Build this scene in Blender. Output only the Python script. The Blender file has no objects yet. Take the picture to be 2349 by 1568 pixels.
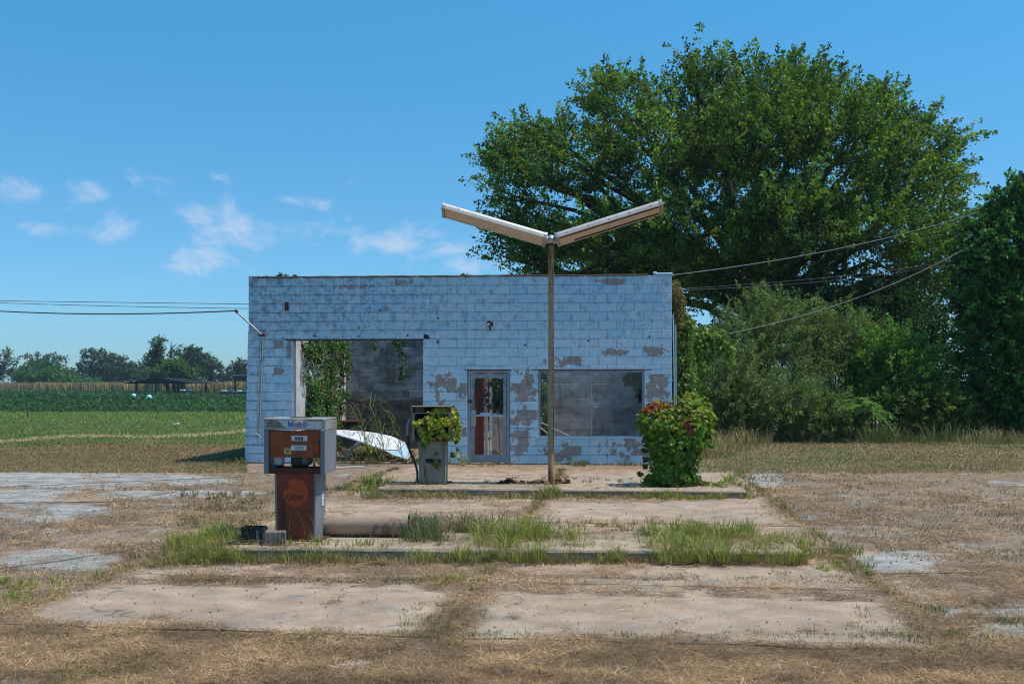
import bpy, math, random
import numpy as np
from mathutils import Vector

R = math.radians
rng = np.random.default_rng(11)
random.seed(5)
sc = bpy.context.scene
COL = sc.collection

# ------------------------------------------------------------------ camera, sky, sun, exposure
F, HOR, CX, CH = 2283.75, 880.0, 1174.5, 1.85      # focal length in px of a 2349 px wide frame, horizon row, centre, eye height
cam_d = bpy.data.cameras.new('camera')
cam_d.sensor_width = 36.0
cam_d.lens = 35.0
cam_d.shift_y = (HOR - 784.0) / 2349.0
cam_d.clip_start = 0.1
cam_d.clip_end = 9000
cam = bpy.data.objects.new('camera', cam_d)
cam.location = (0, 0, CH)
cam.rotation_euler = (R(90), 0, 0)
COL.objects.link(cam)
sc.camera = cam

SUN_EL, SUN_AZ = R(66), R(-6.0)                    # azimuth measured from +X
sun_d = bpy.data.lights.new('sun', 'SUN')
sun_d.energy = 4.3
sun_d.angle = R(0.53)
sun_d.color = (1.0, 0.955, 0.89)
sun = bpy.data.objects.new('sun', sun_d)
sdir = Vector((math.cos(SUN_EL) * math.cos(SUN_AZ), math.cos(SUN_EL) * math.sin(SUN_AZ), math.sin(SUN_EL)))
sun.rotation_euler = sdir.to_track_quat('Z', 'Y').to_euler()
sun.location = (30, -5, 60)
COL.objects.link(sun)

world = bpy.data.worlds.new('World')
sc.world = world
world.use_nodes = True
wn, wl = world.node_tree.nodes, world.node_tree.links
wn.clear()


def wnode(t, **kw):
    n = wn.new(t)
    for k, v in kw.items():
        if k in n.inputs:
            n.inputs[k].default_value = v
        else:
            setattr(n, k, v)
    return n


sky = wnode('ShaderNodeTexSky', sky_type='NISHITA', sun_disc=False, sun_elevation=SUN_EL, sun_rotation=R(96.0),
            altitude=60.0, air_density=1.0, dust_density=0.35, ozone_density=2.2)
hsv = wnode('ShaderNodeHueSaturation', Saturation=1.1, Value=1.0)
wl.new(sky.outputs[0], hsv.inputs['Color'])
tc = wnode('ShaderNodeTexCoord')
sep = wnode('ShaderNodeSeparateXYZ')
wl.new(tc.outputs['Generated'], sep.inputs[0])
# deep polarised blue: the same tint all round, deepening with height
ramp = wn.new('ShaderNodeValToRGB')
ce = ramp.color_ramp.elements
ce[0].position, ce[0].color = 0.0, (0.41, 0.67, 1.02, 1)
ce[1].position, ce[1].color = 0.5, (0.44, 1.30, 1.36, 1)
m_ = ce.new(0.17)
m_.color = (0.47, 0.88, 1.05, 1)
wl.new(sep.outputs['Z'], ramp.inputs['Fac'])
tint = wn.new('ShaderNodeMix')
tint.data_type = 'RGBA'
tint.blend_type = 'MULTIPLY'
tint.inputs['Factor'].default_value = 1.0
wl.new(hsv.outputs[0], tint.inputs['A'])
wl.new(ramp.outputs[0], tint.inputs['B'])
# small fair-weather puffs: noise over the directions, flattened towards the horizon
mp = wnode('ShaderNodeMapping')
mp.inputs['Scale'].default_value = (1.0, 1.0, 1.7)
mp.inputs['Location'].default_value = (3.37, 1.12, 0.3)
wl.new(tc.outputs['Generated'], mp.inputs['Vector'])
nz = wnode('ShaderNodeTexNoise', Scale=16.0, Detail=12.0, Roughness=0.62, Distortion=0.5)
wl.new(mp.outputs[0], nz.inputs['Vector'])
nz2 = wnode('ShaderNodeTexNoise', Scale=2.6, Detail=2.0)
wl.new(mp.outputs[0], nz2.inputs['Vector'])


def wmath(op, a, b, clamp=False):
    n = wn.new('ShaderNodeMath')
    n.operation = op
    n.use_clamp = clamp
    for i, v in enumerate((a, b)):
        if hasattr(v, 'is_output'):
            wl.new(v, n.inputs[i])
        else:
            n.inputs[i].default_value = v
    return n.outputs[0]


def wrange(v, a, b, c, d):
    n = wn.new('ShaderNodeMapRange')
    n.interpolation_type = 'SMOOTHSTEP'
    wl.new(v, n.inputs['Value'])
    for i, x in zip((1, 2, 3, 4), (a, b, c, d)):
        n.inputs[i].default_value = x
    return n.outputs[0]


band = wmath('MULTIPLY', wrange(sep.outputs['Z'], 0.04, 0.11, 0.0, 1.0), wrange(sep.outputs['Z'], 0.19, 0.27, 1.0, 0.0))
# banks of cloud standing at fixed bearings, with thin stray puffs everywhere else
bank = None
for cpx, cpy, crx, cry in ((620, 535, 240, 52), (430, 595, 120, 44), (20, 430, 80, 50), (335, 415, 80, 40), (240, 520, 90, 38), (690, 465, 90, 28), (980, 565, 200, 62), (90, 525, 80, 22), (190, 435, 70, 28), (1080, 600, 150, 40), (290, 640, 80, 26), (420, 500, 90, 30),
                           (2900, 500, 260, 60), (3600, 560, 300, 60), (-700, 520, 260, 60)):
    ctr = Vector(((cpx - CX) / F, 1.0, (HOR - cpy) / F)).normalized()
    vm = wn.new('ShaderNodeVectorMath')
    vm.operation = 'SUBTRACT'
    wl.new(tc.outputs['Generated'], vm.inputs[0])
    vm.inputs[1].default_value = ctr
    vm2 = wn.new('ShaderNodeVectorMath')
    vm2.operation = 'MULTIPLY'
    wl.new(vm.outputs[0], vm2.inputs[0])
    vm2.inputs[1].default_value = (F / crx, F / crx, F / cry)
    vm3 = wn.new('ShaderNodeVectorMath')
    vm3.operation = 'LENGTH'
    wl.new(vm2.outputs[0], vm3.inputs[0])
    f_ = wrange(vm3.outputs['Value'], 0.2, 1.35, 1.0, 0.0)
    bank = f_ if bank is None else wmath('MAXIMUM', bank, f_)
puff = wrange(wmath('ADD', wmath('ADD', wmath('MULTIPLY', nz.outputs['Fac'], 1.35), wmath('MULTIPLY', nz2.outputs['Fac'], 0.15)), wmath('MULTIPLY', bank, 0.21)), 0.83, 1.18, 0.0, 0.62)
cl = wmath('MULTIPLY', band, puff)
mixc = wn.new('ShaderNodeMix')
mixc.data_type = 'RGBA'
wl.new(cl, mixc.inputs['Factor'])
wl.new(tint.outputs['Result'], mixc.inputs['A'])
mixc.inputs['B'].default_value = (4.6, 5.3, 6.6, 1)
bg = wnode('ShaderNodeBackground', Strength=0.12)
wl.new(mixc.outputs['Result'], bg.inputs['Color'])
wo = wn.new('ShaderNodeOutputWorld')
wl.new(bg.outputs[0], wo.inputs['Surface'])

vs = sc.view_settings
vs.view_transform = 'Standard'
vs.look = 'None'
vs.exposure = 0.18
vs.gamma = 1.0
vs.use_curve_mapping = False
sc.render.engine = 'CYCLES'
sc.cycles.max_bounces = 5
sc.cycles.diffuse_bounces = 2
sc.cycles.glossy_bounces = 3
sc.cycles.transmission_bounces = 2
sc.cycles.transparent_max_bounces = 8
sc.cycles.caustics_reflective = False
sc.cycles.caustics_refractive = False
sc.cycles.use_denoising = True
sc.cycles.volume_bounces = 0
sc.cycles.filter_width = 1.1


# ------------------------------------------------------------------ helpers
def P(px, py, Y):
    return np.array(((px - CX) / F * Y, Y, CH - (py - HOR) / F * Y))


def G(px, py, z=0.0):
    Y = (CH - z) * F / (py - HOR)
    return np.array(((px - CX) / F * Y, Y, z))


def proj(X, Y, Z=0.0):
    return CX + F * X / Y, HOR + F * (CH - Z) / Y


_lat = np.random.default_rng(3).random((256, 256))


def vnoise(x, y):
    xi = np.floor(x).astype(int)
    yi = np.floor(y).astype(int)
    fx, fy = x - xi, y - yi
    fx, fy = fx * fx * (3 - 2 * fx), fy * fy * (3 - 2 * fy)
    a, b = _lat[xi & 255, yi & 255], _lat[(xi + 1) & 255, yi & 255]
    c, d = _lat[xi & 255, (yi + 1) & 255], _lat[(xi + 1) & 255, (yi + 1) & 255]
    return (a * (1 - fx) + b * fx) * (1 - fy) + (c * (1 - fx) + d * fx) * fy


def fbm(x, y, o=4):
    s, a, t = 0.0, 1.0, 0.0
    for i in range(o):
        s = s + a * vnoise(x * 2 ** i + 17.3 * i, y * 2 ** i + 5.1 * i)
        t += a
        a *= 0.55
    return s / t


def sstep(x, a, b):
    t = np.clip((x - a) / (b - a), 0, 1)
    return t * t * (3 - 2 * t)


def norm(v):
    return v / np.maximum(np.linalg.norm(v, axis=-1, keepdims=True), 1e-9)


def tag(o, label=None, cat=None, group=None, kind=None):
    if label:
        o['label'] = label
    if cat:
        o['category'] = cat
    if group:
        o['group'] = group
    if kind:
        o['kind'] = kind
    return o


def empty(name, loc=(0, 0, 0), rz=0.0):
    o = bpy.data.objects.new(name, None)
    o.location = loc
    o.rotation_euler = (0, 0, rz)
    o.empty_display_size = 0.2
    COL.objects.link(o)
    return o


def link(name, me, mat, parent=None):
    o = bpy.data.objects.new(name, me)
    if mat is not None and not me.materials:
        for m in (mat if isinstance(mat, (list, tuple)) else (mat,)):
            me.materials.append(m)
    COL.objects.link(o)
    if parent is not None:
        o.parent = parent
    return o


def np_mesh(name, V, Fa, mat, parent=None, col=None, smooth=False):
    me = bpy.data.meshes.new(name)
    V = np.ascontiguousarray(V, dtype=np.float32)
    Fa = np.ascontiguousarray(Fa, dtype=np.int32)
    k = Fa.shape[1]
    me.vertices.add(len(V))
    me.vertices.foreach_set('co', V.ravel())
    me.loops.add(Fa.size)
    me.loops.foreach_set('vertex_index', Fa.ravel())
    me.polygons.add(len(Fa))
    me.polygons.foreach_set('loop_start', np.arange(0, Fa.size, k, dtype=np.int32))
    if col is not None:
        a = me.color_attributes.new('Col', 'FLOAT_COLOR', 'POINT')
        c4 = np.ones((len(V), 4), dtype=np.float32)
        c4[:, :3] = col
        a.data.foreach_set('color', c4.ravel())
    me.update(calc_edges=True)
    me.polygons.foreach_set('use_smooth', np.full(len(Fa), bool(smooth)))
    return link(name, me, mat, parent)


class MB:
    """collects shapes for one mesh"""

    def __init__(self):
        self.v, self.f, self.m = [], [], []
        self.cur = 0

    def add(self, vs, fs):
        n = len(self.v)
        self.v += [tuple(map(float, q)) for q in vs]
        self.f += [tuple(n + i for i in g) for g in fs]
        self.m += [self.cur] * len(fs)
        return self

    def box(self, x0, x1, y0, y1, z0, z1, c=0.0):
        if c <= 0:
            vs = [(x, y, z) for z in (z0, z1) for y in (y0, y1) for x in (x0, x1)]
            return self.add(vs, [(0, 2, 3, 1), (4, 5, 7, 6), (0, 1, 5, 4), (2, 6, 7, 3), (0, 4, 6, 2), (1, 3, 7, 5)])
        c = min(c, (x1 - x0) * .49, (y1 - y0) * .49, (z1 - z0) * .49)
        vs, idx = [], {}
        for i, x in enumerate((x0, x1)):
            for j, y in enumerate((y0, y1)):
                for k, z in enumerate((z0, z1)):
                    dx, dy, dz = (c, -c)[i], (c, -c)[j], (c, -c)[k]
                    for ax, q in enumerate(((x, y + dy, z + dz), (x + dx, y, z + dz), (x + dx, y + dy, z))):
                        idx[i, j, k, ax] = len(vs)
                        vs.append(q)
        I = lambda i, j, k, a: idx[i, j, k, a]
        fs = []
        for i in (0, 1):
            g = [I(i, 0, 0, 0), I(i, 1, 0, 0), I(i, 1, 1, 0), I(i, 0, 1, 0)]
            fs.append(g if i else g[::-1])
            g = [I(0, i, 0, 1), I(1, i, 0, 1), I(1, i, 1, 1), I(0, i, 1, 1)]
            fs.append(g[::-1] if i else g)
            g = [I(0, 0, i, 2), I(1, 0, i, 2), I(1, 1, i, 2), I(0, 1, i, 2)]
            fs.append(g if i else g[::-1])
        for a in (0, 1):
            for b in (0, 1):
                fs.append((I(a, b, 0, 0), I(a, b, 1, 0), I(a, b, 1, 1), I(a, b, 0, 1)))
                fs.append((I(a, 0, b, 0), I(a, 1, b, 0), I(a, 1, b, 2), I(a, 0, b, 2)))
                fs.append((I(0, a, b, 1), I(1, a, b, 1), I(1, a, b, 2), I(0, a, b, 2)))
        for i in (0, 1):
            for j in (0, 1):
                for k in (0, 1):
                    fs.append((I(i, j, k, 0), I(i, j, k, 1), I(i, j, k, 2)))
        return self.add(vs, fs)

    def tube(self, pts, r, n=8, cap=True):
        pts = [np.array(p, float) for p in pts]
        rs = r if isinstance(r, (list, tuple, np.ndarray)) else [r] * len(pts)
        vs, fs = [], []
        for i, p in enumerate(pts):
            t = pts[min(i + 1, len(pts) - 1)] - pts[max(i - 1, 0)]
            t = t / (np.linalg.norm(t) + 1e-9)
            a = np.array((0, 0, 1.0)) if abs(t[2]) < 0.9 else np.array((1.0, 0, 0))
            u = np.cross(t, a)
            u /= np.linalg.norm(u)
            w = np.cross(t, u)
            for k in range(n):
                th = 2 * math.pi * k / n
                vs.append(p + rs[i] * (math.cos(th) * u + math.sin(th) * w))
        for i in range(len(pts) - 1):
            for k in range(n):
                k2 = (k + 1) % n
                fs.append((i * n + k, i * n + k2, (i + 1) * n + k2, (i + 1) * n + k))
        if cap:
            fs.append(tuple(range(n))[::-1])
            fs.append(tuple((len(pts) - 1) * n + k for k in range(n)))
        return self.add(vs, fs)

    def prism(self, poly, y0, y1):
        """polygon in x,z pushed along y"""
        n = len(poly)
        vs = [(x, y0, z) for x, z in poly] + [(x, y1, z) for x, z in poly]
        fs = [tuple(range(n)), tuple(range(2 * n - 1, n - 1, -1))]
        fs += [(i, i + n, (i + 1) % n + n, (i + 1) % n) for i in range(n)]
        return self.add(vs, fs)

    def lathe(self, prof, c=(0, 0, 0), n=16):
        vs, fs = [], []
        for r, z in prof:
            for k in range(n):
                th = 2 * math.pi * k / n
                vs.append((c[0] + r * math.cos(th), c[1] + r * math.sin(th), c[2] + z))
        for i in range(len(prof) - 1):
            for k in range(n):
                k2 = (k + 1) % n
                fs.append((i * n + k, i * n + k2, (i + 1) * n + k2, (i + 1) * n + k))
        fs.append(tuple(range(n))[::-1])
        fs.append(tuple((len(prof) - 1) * n + k for k in range(n)))
        return self.add(vs, fs)

    def sheet(self, grid, th):
        """grid[i][j] of points, given thickness along -z"""
        g = np.array(grid, float)
        a, b = g.shape[:2]
        top = g.reshape(-1, 3)
        bot = top - np.array((0, 0, th))
        fs = []
        n = a * b
        for i in range(a - 1):
            for j in range(b - 1):
                q = (i * b + j, i * b + j + 1, (i + 1) * b + j + 1, (i + 1) * b + j)
                fs.append(q)
                fs.append(tuple(n + k for k in q[::-1]))
        edge = [j for j in range(b)] + [i * b + b - 1 for i in range(1, a)] + [(a - 1) * b + j for j in range(b - 2, -1, -1)] + [i * b for i in range(a - 2, 0, -1)]
        for k in range(len(edge)):
            e, e2 = edge[k], edge[(k + 1) % len(edge)]
            fs.append((e, n + e, n + e2, e2))
        return self.add(list(top) + list(bot), fs)

    def build(self, name, mat, parent=None, smooth=False):
        me = bpy.data.meshes.new(name)
        me.from_pydata(self.v, [], self.f)
        if len(set(self.m)) > 1:
            for mm in mat:
                me.materials.append(mm)
            me.polygons.foreach_set('material_index', self.m)
        me.update()
        import bmesh
        bm = bmesh.new()
        bm.from_mesh(me)
        bmesh.ops.recalc_face_normals(bm, faces=bm.faces)
        bm.to_mesh(me)
        bm.free()
        if smooth:
            me.polygons.foreach_set('use_smooth', [True] * len(me.polygons))
            try:
                me.set_sharp_from_angle(angle=R(40))
            except Exception:
                pass
        return link(name, me, mat, parent)


# ------------------------------------------------------------------ materials
class NT:
    def __init__(self, name):
        self.m = bpy.data.materials.new(name)
        self.m.use_nodes = True
        self.t = self.m.node_tree
        self.n, self.l = self.t.nodes, self.t.links
        self.b = self.n['Principled BSDF']
        self.out = self.n['Material Output']

    def node(self, t, **kw):
        n = self.n.new(t)
        for k, v in kw.items():
            if k in n.inputs:
                self.set(n.inputs[k], v)
            else:
                setattr(n, k, v)
        return n

    def set(self, inp, v):
        if hasattr(v, 'is_output'):
            self.l.new(v, inp)
        elif isinstance(v, (tuple, list)) and len(v) == 3 and inp.type == 'RGBA':
            inp.default_value = (*v, 1)
        else:
            inp.default_value = v

    def noise(self, vec, scale, detail=4, rough=0.55, dist=0.0):
        n = self.node('ShaderNodeTexNoise', Scale=scale, Detail=float(detail), Roughness=rough, Distortion=dist)
        if vec is not None:
            self.l.new(vec, n.inputs['Vector'])
        return n.outputs['Fac']

    def math(self, op, a, b=0.0, c=None, clamp=False):
        n = self.node('ShaderNodeMath', operation=op, use_clamp=clamp)
        self.set(n.inputs[0], a)
        self.set(n.inputs[1], b)
        if c is not None:
            self.set(n.inputs[2], c)
        return n.outputs[0]

    def rng(self, v, a, b, c=0.0, d=1.0):
        n = self.node('ShaderNodeMapRange', interpolation_type='SMOOTHSTEP')
        self.set(n.inputs[0], v)
        for i, x in zip((1, 2, 3, 4), (a, b, c, d)):
            self.set(n.inputs[i], x)
        return n.outputs[0]

    def mix(self, f, a, b, mode='MIX'):
        n = self.node('ShaderNodeMix', data_type='RGBA', blend_type=mode)
        self.set(n.inputs['Factor'], f)
        self.set(n.inputs['A'], a)
        self.set(n.inputs['B'], b)
        return n.outputs['Result']

    def bump(self, h, strength=0.4, dist=0.01):
        n = self.node('ShaderNodeBump', Strength=strength, Distance=dist)
        self.l.new(h, n.inputs['Height'])
        self.l.new(n.outputs[0], self.b.inputs['Normal'])

    def fin(self, col, rough=0.8, metal=0.0, spec=0.4):
        self.set(self.b.inputs['Base Color'], col)
        self.set(self.b.inputs['Roughness'], rough)
        self.set(self.b.inputs['Metallic'], metal)
        self.b.inputs['Specular IOR Level'].default_value = spec
        return self.m


def worn(name, c1, c2, scale=6.0, rough=0.7, metal=0.0, stain=None, amt=0.5, sscale=None, streak=False, bump=0.25, spec=0.35, fine=60.0):
    t = NT(name)
    tc_ = t.node('ShaderNodeTexCoord')
    v = tc_.outputs['Object']
    if streak:
        m = t.node('ShaderNodeMapping')
        m.inputs['Scale'].default_value = (1, 1, 0.12)
        t.l.new(v, m.inputs['Vector'])
        v2 = m.outputs[0]
    else:
        v2 = v
    col = t.mix(t.rng(t.noise(v, scale, 5, 0.6), 0.3, 0.7), c1, c2)
    g = t.noise(v, fine, 3, 0.6)
    col = t.mix(t.rng(g, 0.3, 0.7, 0.0, 0.25), col, t.mix(0.6, col, (0.02, 0.02, 0.02)))
    if stain is not None:
        s = t.noise(v2, sscale or scale * 1.7, 7, 0.68, 0.3)
        th = 0.72 - 0.34 * amt
        k = t.rng(s, th, th + 0.09)
        col = t.mix(k, col, stain)
        rough = t.math('ADD', t.math('MULTIPLY', k, 0.25), rough, clamp=True)
    if bump:
        t.bump(t.math('ADD', t.noise(v, fine, 4, 0.6), t.noise(v, scale * 2, 3, 0.5)), bump, 0.006)
    return t.fin(col, rough, metal, spec)


def leafy(name, trans=0.30, rough=0.55, spec=0.25, var=0.35):
    t = NT(name)
    a = t.node('ShaderNodeVertexColor', layer_name='Col')
    geo = t.node('ShaderNodeNewGeometry')
    h = t.node('ShaderNodeHueSaturation')
    t.set(h.inputs['Value'], t.rng(geo.outputs['Random Per Island'], 0.0, 1.0, 1.0 - var, 1.0 + var))
    t.set(h.inputs['Hue'], t.math('ADD', t.math('MULTIPLY', geo.outputs['Random Per Island'], 0.02), 0.49))
    t.l.new(a.outputs['Color'], h.inputs['Color'])
    c = h.outputs['Color']
    t.fin(c, rough, 0.0, spec)
    if trans > 0:
        tr = t.node('ShaderNodeBsdfTranslucent')
        t.l.new(t.mix(1.0, c, (1.15, 1.25, 0.6), 'MULTIPLY'), tr.inputs['Color'])
        mx = t.node('ShaderNodeMixShader')
        mx.inputs[0].default_value = trans
        t.l.new(t.b.outputs[0], mx.inputs[1])
        t.l.new(tr.outputs[0], mx.inputs[2])
        t.l.new(mx.outputs[0], t.out.inputs['Surface'])
    return t.m


M = {}
M['leaf'] = leafy('leaf', 0.36, 0.5, 0.3, 0.35)
M['grass'] = leafy('grass_blade', 0.28, 0.6, 0.2, 0.4)
M['straw'] = leafy('dry_straw', 0.12, 0.8, 0.15, 0.45)
M['bark'] = worn('bark', (0.085, 0.068, 0.05), (0.045, 0.036, 0.028), 5, 0.9, stain=(0.16, 0.15, 0.13), amt=0.4, streak=True, bump=0.8)
M['grey_metal'] = worn('painted_steel', (0.21, 0.22, 0.235), (0.165, 0.175, 0.19), 4, 0.5, 0.0, (0.13, 0.065, 0.035), 0.34, 9, True, bump=0.15)
M['alu'] = worn('dull_aluminium', (0.42, 0.40, 0.38), (0.30, 0.27, 0.25), 5, 0.45, 0.35, (0.16, 0.09, 0.05), 0.3, 11, True, bump=0.1)
M['tan_steel'] = worn('dirty_tan_steel', (0.30, 0.26, 0.21), (0.22, 0.185, 0.15), 4, 0.7, 0.0, (0.12, 0.07, 0.045), 0.5, 7, True, bump=0.2, spec=0.2)
M['orange'] = worn('faded_orange_paint', (0.31, 0.068, 0.018), (0.22, 0.046, 0.015), 5, 0.55, 0.0, (0.09, 0.03, 0.018), 0.55, 8, True, bump=0.2)
M['orange_dark'] = worn('sun_browned_orange_paint', (0.23, 0.040, 0.013), (0.15, 0.028, 0.011), 4, 0.5, 0.0, (0.06, 0.02, 0.013), 0.55, 6, True, bump=0.2)
M['disc'] = worn('orange_disc_paint', (0.46, 0.070, 0.010), (0.37, 0.052, 0.010), 7, 0.6, 0.0, (0.22, 0.05, 0.015), 0.32, 13, bump=0.1)
M['rust'] = worn('rust', (0.10, 0.035, 0.018), (0.05, 0.022, 0.014), 12, 0.9, 0.0, (0.20, 0.075, 0.03), 0.4, bump=0.5)
M['black'] = worn('black_rubber', (0.012, 0.012, 0.013), (0.02, 0.02, 0.02), 9, 0.6, bump=0.15)
M['char'] = worn('charred_plastic', (0.012, 0.012, 0.013), (0.03, 0.028, 0.026), 9, 0.7, 0.0, (0.10, 0.09, 0.08), 0.3, 22, bump=0.5)
M['white_paint'] = worn('white_painted_sheet', (0.72, 0.74, 0.76), (0.62, 0.65, 0.68), 3, 0.45, 0.0, (0.36, 0.33, 0.29), 0.45, 6, bump=0.06)
M['cream'] = worn('cream_board', (0.62, 0.56, 0.44), (0.48, 0.42, 0.31), 6, 0.8, bump=0.2)
M['plastic_white'] = worn('aged_white_plastic', (0.60, 0.59, 0.56), (0.50, 0.49, 0.47), 5, 0.5, 0.0, (0.25, 0.22, 0.19), 0.25, 10, bump=0.05)
M['torn'] = worn('torn_sign_backing', (0.24, 0.21, 0.18), (0.15, 0.13, 0.11), 20, 0.8, bump=0.3)
M['yellow'] = worn('yellow_sticker', (0.62, 0.50, 0.15), (0.55, 0.43, 0.12), 10, 0.6, bump=0.0)
M['ink'] = worn('black_ink', (0.015, 0.014, 0.014), (0.03, 0.027, 0.025), 30, 0.6, bump=0.0)
M['ink_blue'] = worn('blue_ink', (0.02, 0.09, 0.36), (0.03, 0.11, 0.40), 30, 0.5, bump=0.0)
M['ink_red'] = worn('red_ink', (0.55, 0.03, 0.03), (0.50, 0.03, 0.03), 30, 0.5, bump=0.0)
M['paper'] = worn('paper_sticker', (0.70, 0.71, 0.72), (0.55, 0.57, 0.60), 30, 0.7, bump=0.0)
M['pipe'] = worn('clay_tan_pipe', (0.41, 0.285, 0.20), (0.33, 0.235, 0.17), 3, 0.75, 0.0, (0.17, 0.115, 0.085), 0.55, 5, bump=0.2)
M['pipe_in'] = worn('rusted_pipe_bore', (0.10, 0.05, 0.03), (0.06, 0.035, 0.025), 12, 0.9, bump=0.4)
M['grey_wood'] = worn('weathered_wood', (0.22, 0.20, 0.18), (0.12, 0.105, 0.095), 8, 0.9, 0.0, (0.05, 0.045, 0.04), 0.45, 16, True, bump=0.8)
M['wood'] = worn('brown_wood', (0.12, 0.075, 0.05), (0.07, 0.045, 0.03), 8, 0.85, streak=True, bump=0.3)
M['pole'] = worn('rusting_lamp_pole', (0.42, 0.29, 0.18), (0.33, 0.22, 0.13), 4, 0.85, 0.0, (0.20, 0.07, 0.028), 0.75, 4, True, bump=0.25, spec=0.1)
M['lamp_shell'] = worn('weathered_lamp_shell', (0.62, 0.57, 0.52), (0.50, 0.45, 0.40), 4, 0.5, 0.1, (0.27, 0.20, 0.15), 0.25, 8, bump=0.1)
M['lens'] = worn('yellowed_lamp_lens', (0.66, 0.56, 0.44), (0.56, 0.46, 0.35), 3, 0.45, 0.0, (0.34, 0.24, 0.17), 0.3, 6, bump=0.05)
M['wire'] = worn('wire_grey', (0.17, 0.17, 0.175), (0.12, 0.12, 0.125), 3, 0.6, bump=0.0)
M['wire_dark'] = worn('wire_dark', (0.03, 0.03, 0.035), (0.05, 0.05, 0.055), 3, 0.6, bump=0.0)
M['frame_grey'] = worn('grey_violet_door_paint', (0.31, 0.34, 0.39), (0.24, 0.265, 0.31), 5, 0.65, 0.0, (0.15, 0.14, 0.145), 0.42, 9, True, bump=0.2)
M['red_paint'] = worn('dull_red_paint', (0.30, 0.07, 0.05), (0.24, 0.055, 0.042), 4, 0.6, 0.0, (0.03, 0.022, 0.02), 0.16, 22, bump=0.2)
M['plaster'] = worn('shadow_streaked_plaster', (0.62, 0.58, 0.56), (0.50, 0.47, 0.45), 3, 0.9, 0.0, (0.09, 0.085, 0.09), 0.5, 9, True, bump=0.3)  # dark streaks stand in for streaky shadow on the sunlit jamb
M['dark_roof'] = worn('dark_roof_sheet', (0.02, 0.022, 0.022), (0.014, 0.015, 0.015), 1, 0.9, bump=0.0, spec=0.1)
M['tin'] = worn('bare_tin', (0.55, 0.57, 0.60), (0.42, 0.44, 0.47), 1, 0.4, 0.3, bump=0.0)
M['teal'] = worn('pale_teal_plastic', (0.20, 0.62, 0.62), (0.16, 0.5, 0.52), 2, 0.5, bump=0.0)
M['blue_mach'] = worn('blue_machine_paint', (0.03, 0.13, 0.32), (0.02, 0.09, 0.22), 2, 0.5, bump=0.0)
M['hub'] = worn('yellow_wheel_paint', (0.55, 0.38, 0.05), (0.45, 0.30, 0.04), 2, 0.5, bump=0.0)
M['chrome'] = worn('dull_chrome', (0.55, 0.55, 0.56), (0.35, 0.35, 0.36), 6, 0.35, 0.6, (0.12, 0.06, 0.04), 0.3, 12, bump=0.1)
M['pale_blue'] = worn('pale_blue_paint_and_shade', (0.42, 0.60, 0.74), (0.36, 0.54, 0.70), 6, 0.65, 0.0, (0.22, 0.18, 0.15), 0.2, 9, bump=0.15)  # real paint on the fittings, painted shade on the fallen door's skirt

# glass: thin, dusty
t = NT('window_glass')
tr = t.node('ShaderNodeBsdfTransparent')
gl = t.node('ShaderNodeBsdfGlossy', Roughness=0.03)
mx = t.node('ShaderNodeMixShader')
fr = t.node('ShaderNodeFresnel', IOR=1.45)
t.l.new(t.math('MULTIPLY', fr.outputs[0], 0.8), mx.inputs[0])
t.l.new(tr.outputs[0], mx.inputs[1])
t.l.new(gl.outputs[0], mx.inputs[2])
df = t.node('ShaderNodeBsdfDiffuse')
df.inputs['Color'].default_value = (0.5, 0.48, 0.46, 1)
mx2 = t.node('ShaderNodeMixShader')
tcg = t.node('ShaderNodeTexCoord')
t.l.new(t.rng(t.noise(tcg.outputs['Object'], 6, 6, 0.7), 0.45, 0.8, 0.01, 0.13), mx2.inputs[0])
t.l.new(mx.outputs[0], mx2.inputs[1])
t.l.new(df.outputs[0], mx2.inputs[2])
t.l.new(mx2.outputs[0], t.out.inputs['Surface'])
M['glass'] = t.m

# door glass with remains of black film, peeled into rags
t = NT('peeling_film_glass')
tcg = t.node('ShaderNodeTexCoord')
mpg = t.node('ShaderNodeMapping')
mpg.inputs['Scale'].default_value = (1.0, 1.0, 0.75)
t.l.new(tcg.outputs['Object'], mpg.inputs['Vector'])
film = t.rng(t.noise(mpg.outputs[0], 9.0, 8, 0.72, 0.6), 0.49, 0.53)
t.fin((0.012, 0.014, 0.014), 0.35, 0.0, 0.4)
mx = t.node('ShaderNodeMixShader')
tr = t.node('ShaderNodeBsdfTransparent')
t.l.new(film, mx.inputs[0])
t.l.new(tr.outputs[0], mx.inputs[1])
t.l.new(t.b.outputs[0], mx.inputs[2])
t.l.new(mx.outputs[0], t.out.inputs['Surface'])
M['film'] = t.m

# ground: colour attribute broken up by grains
t = NT('ground_soil')
a = t.node('ShaderNodeVertexColor', layer_name='Col')
geo = t.node('ShaderNodeNewGeometry')
pos = geo.outputs['Position']
n1 = t.noise(pos, 26, 5, 0.7)
n2 = t.noise(pos, 110, 4, 0.7)
n3 = t.noise(pos, 4.5, 6, 0.6)
h = t.node('ShaderNodeHueSaturation')
t.l.new(a.outputs['Color'], h.inputs['Color'])
val = t.math('MULTIPLY', t.math('MULTIPLY', t.rng(n1, 0.25, 0.75, 0.72, 1.28), t.rng(n2, 0.25, 0.75, 0.70, 1.30)), t.rng(n3, 0.3, 0.7, 0.86, 1.12))
t.set(h.inputs['Value'], val)
t.bump(t.math('ADD', t.math('MULTIPLY', n1, 1.2), n2), 0.6, 0.012)
M['ground'] = t.fin(h.outputs['Color'], 0.95, 0, 0.15)
t = NT('weathered_concrete')
a = t.node('ShaderNodeVertexColor', layer_name='Col')
geo = t.node('ShaderNodeNewGeometry')
pos = geo.outputs['Position']
n1 = t.noise(pos, 60, 5, 0.7)
n2 = t.noise(pos, 240, 2, 0.6)
n3 = t.noise(pos, 3.0, 7, 0.65)
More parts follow.
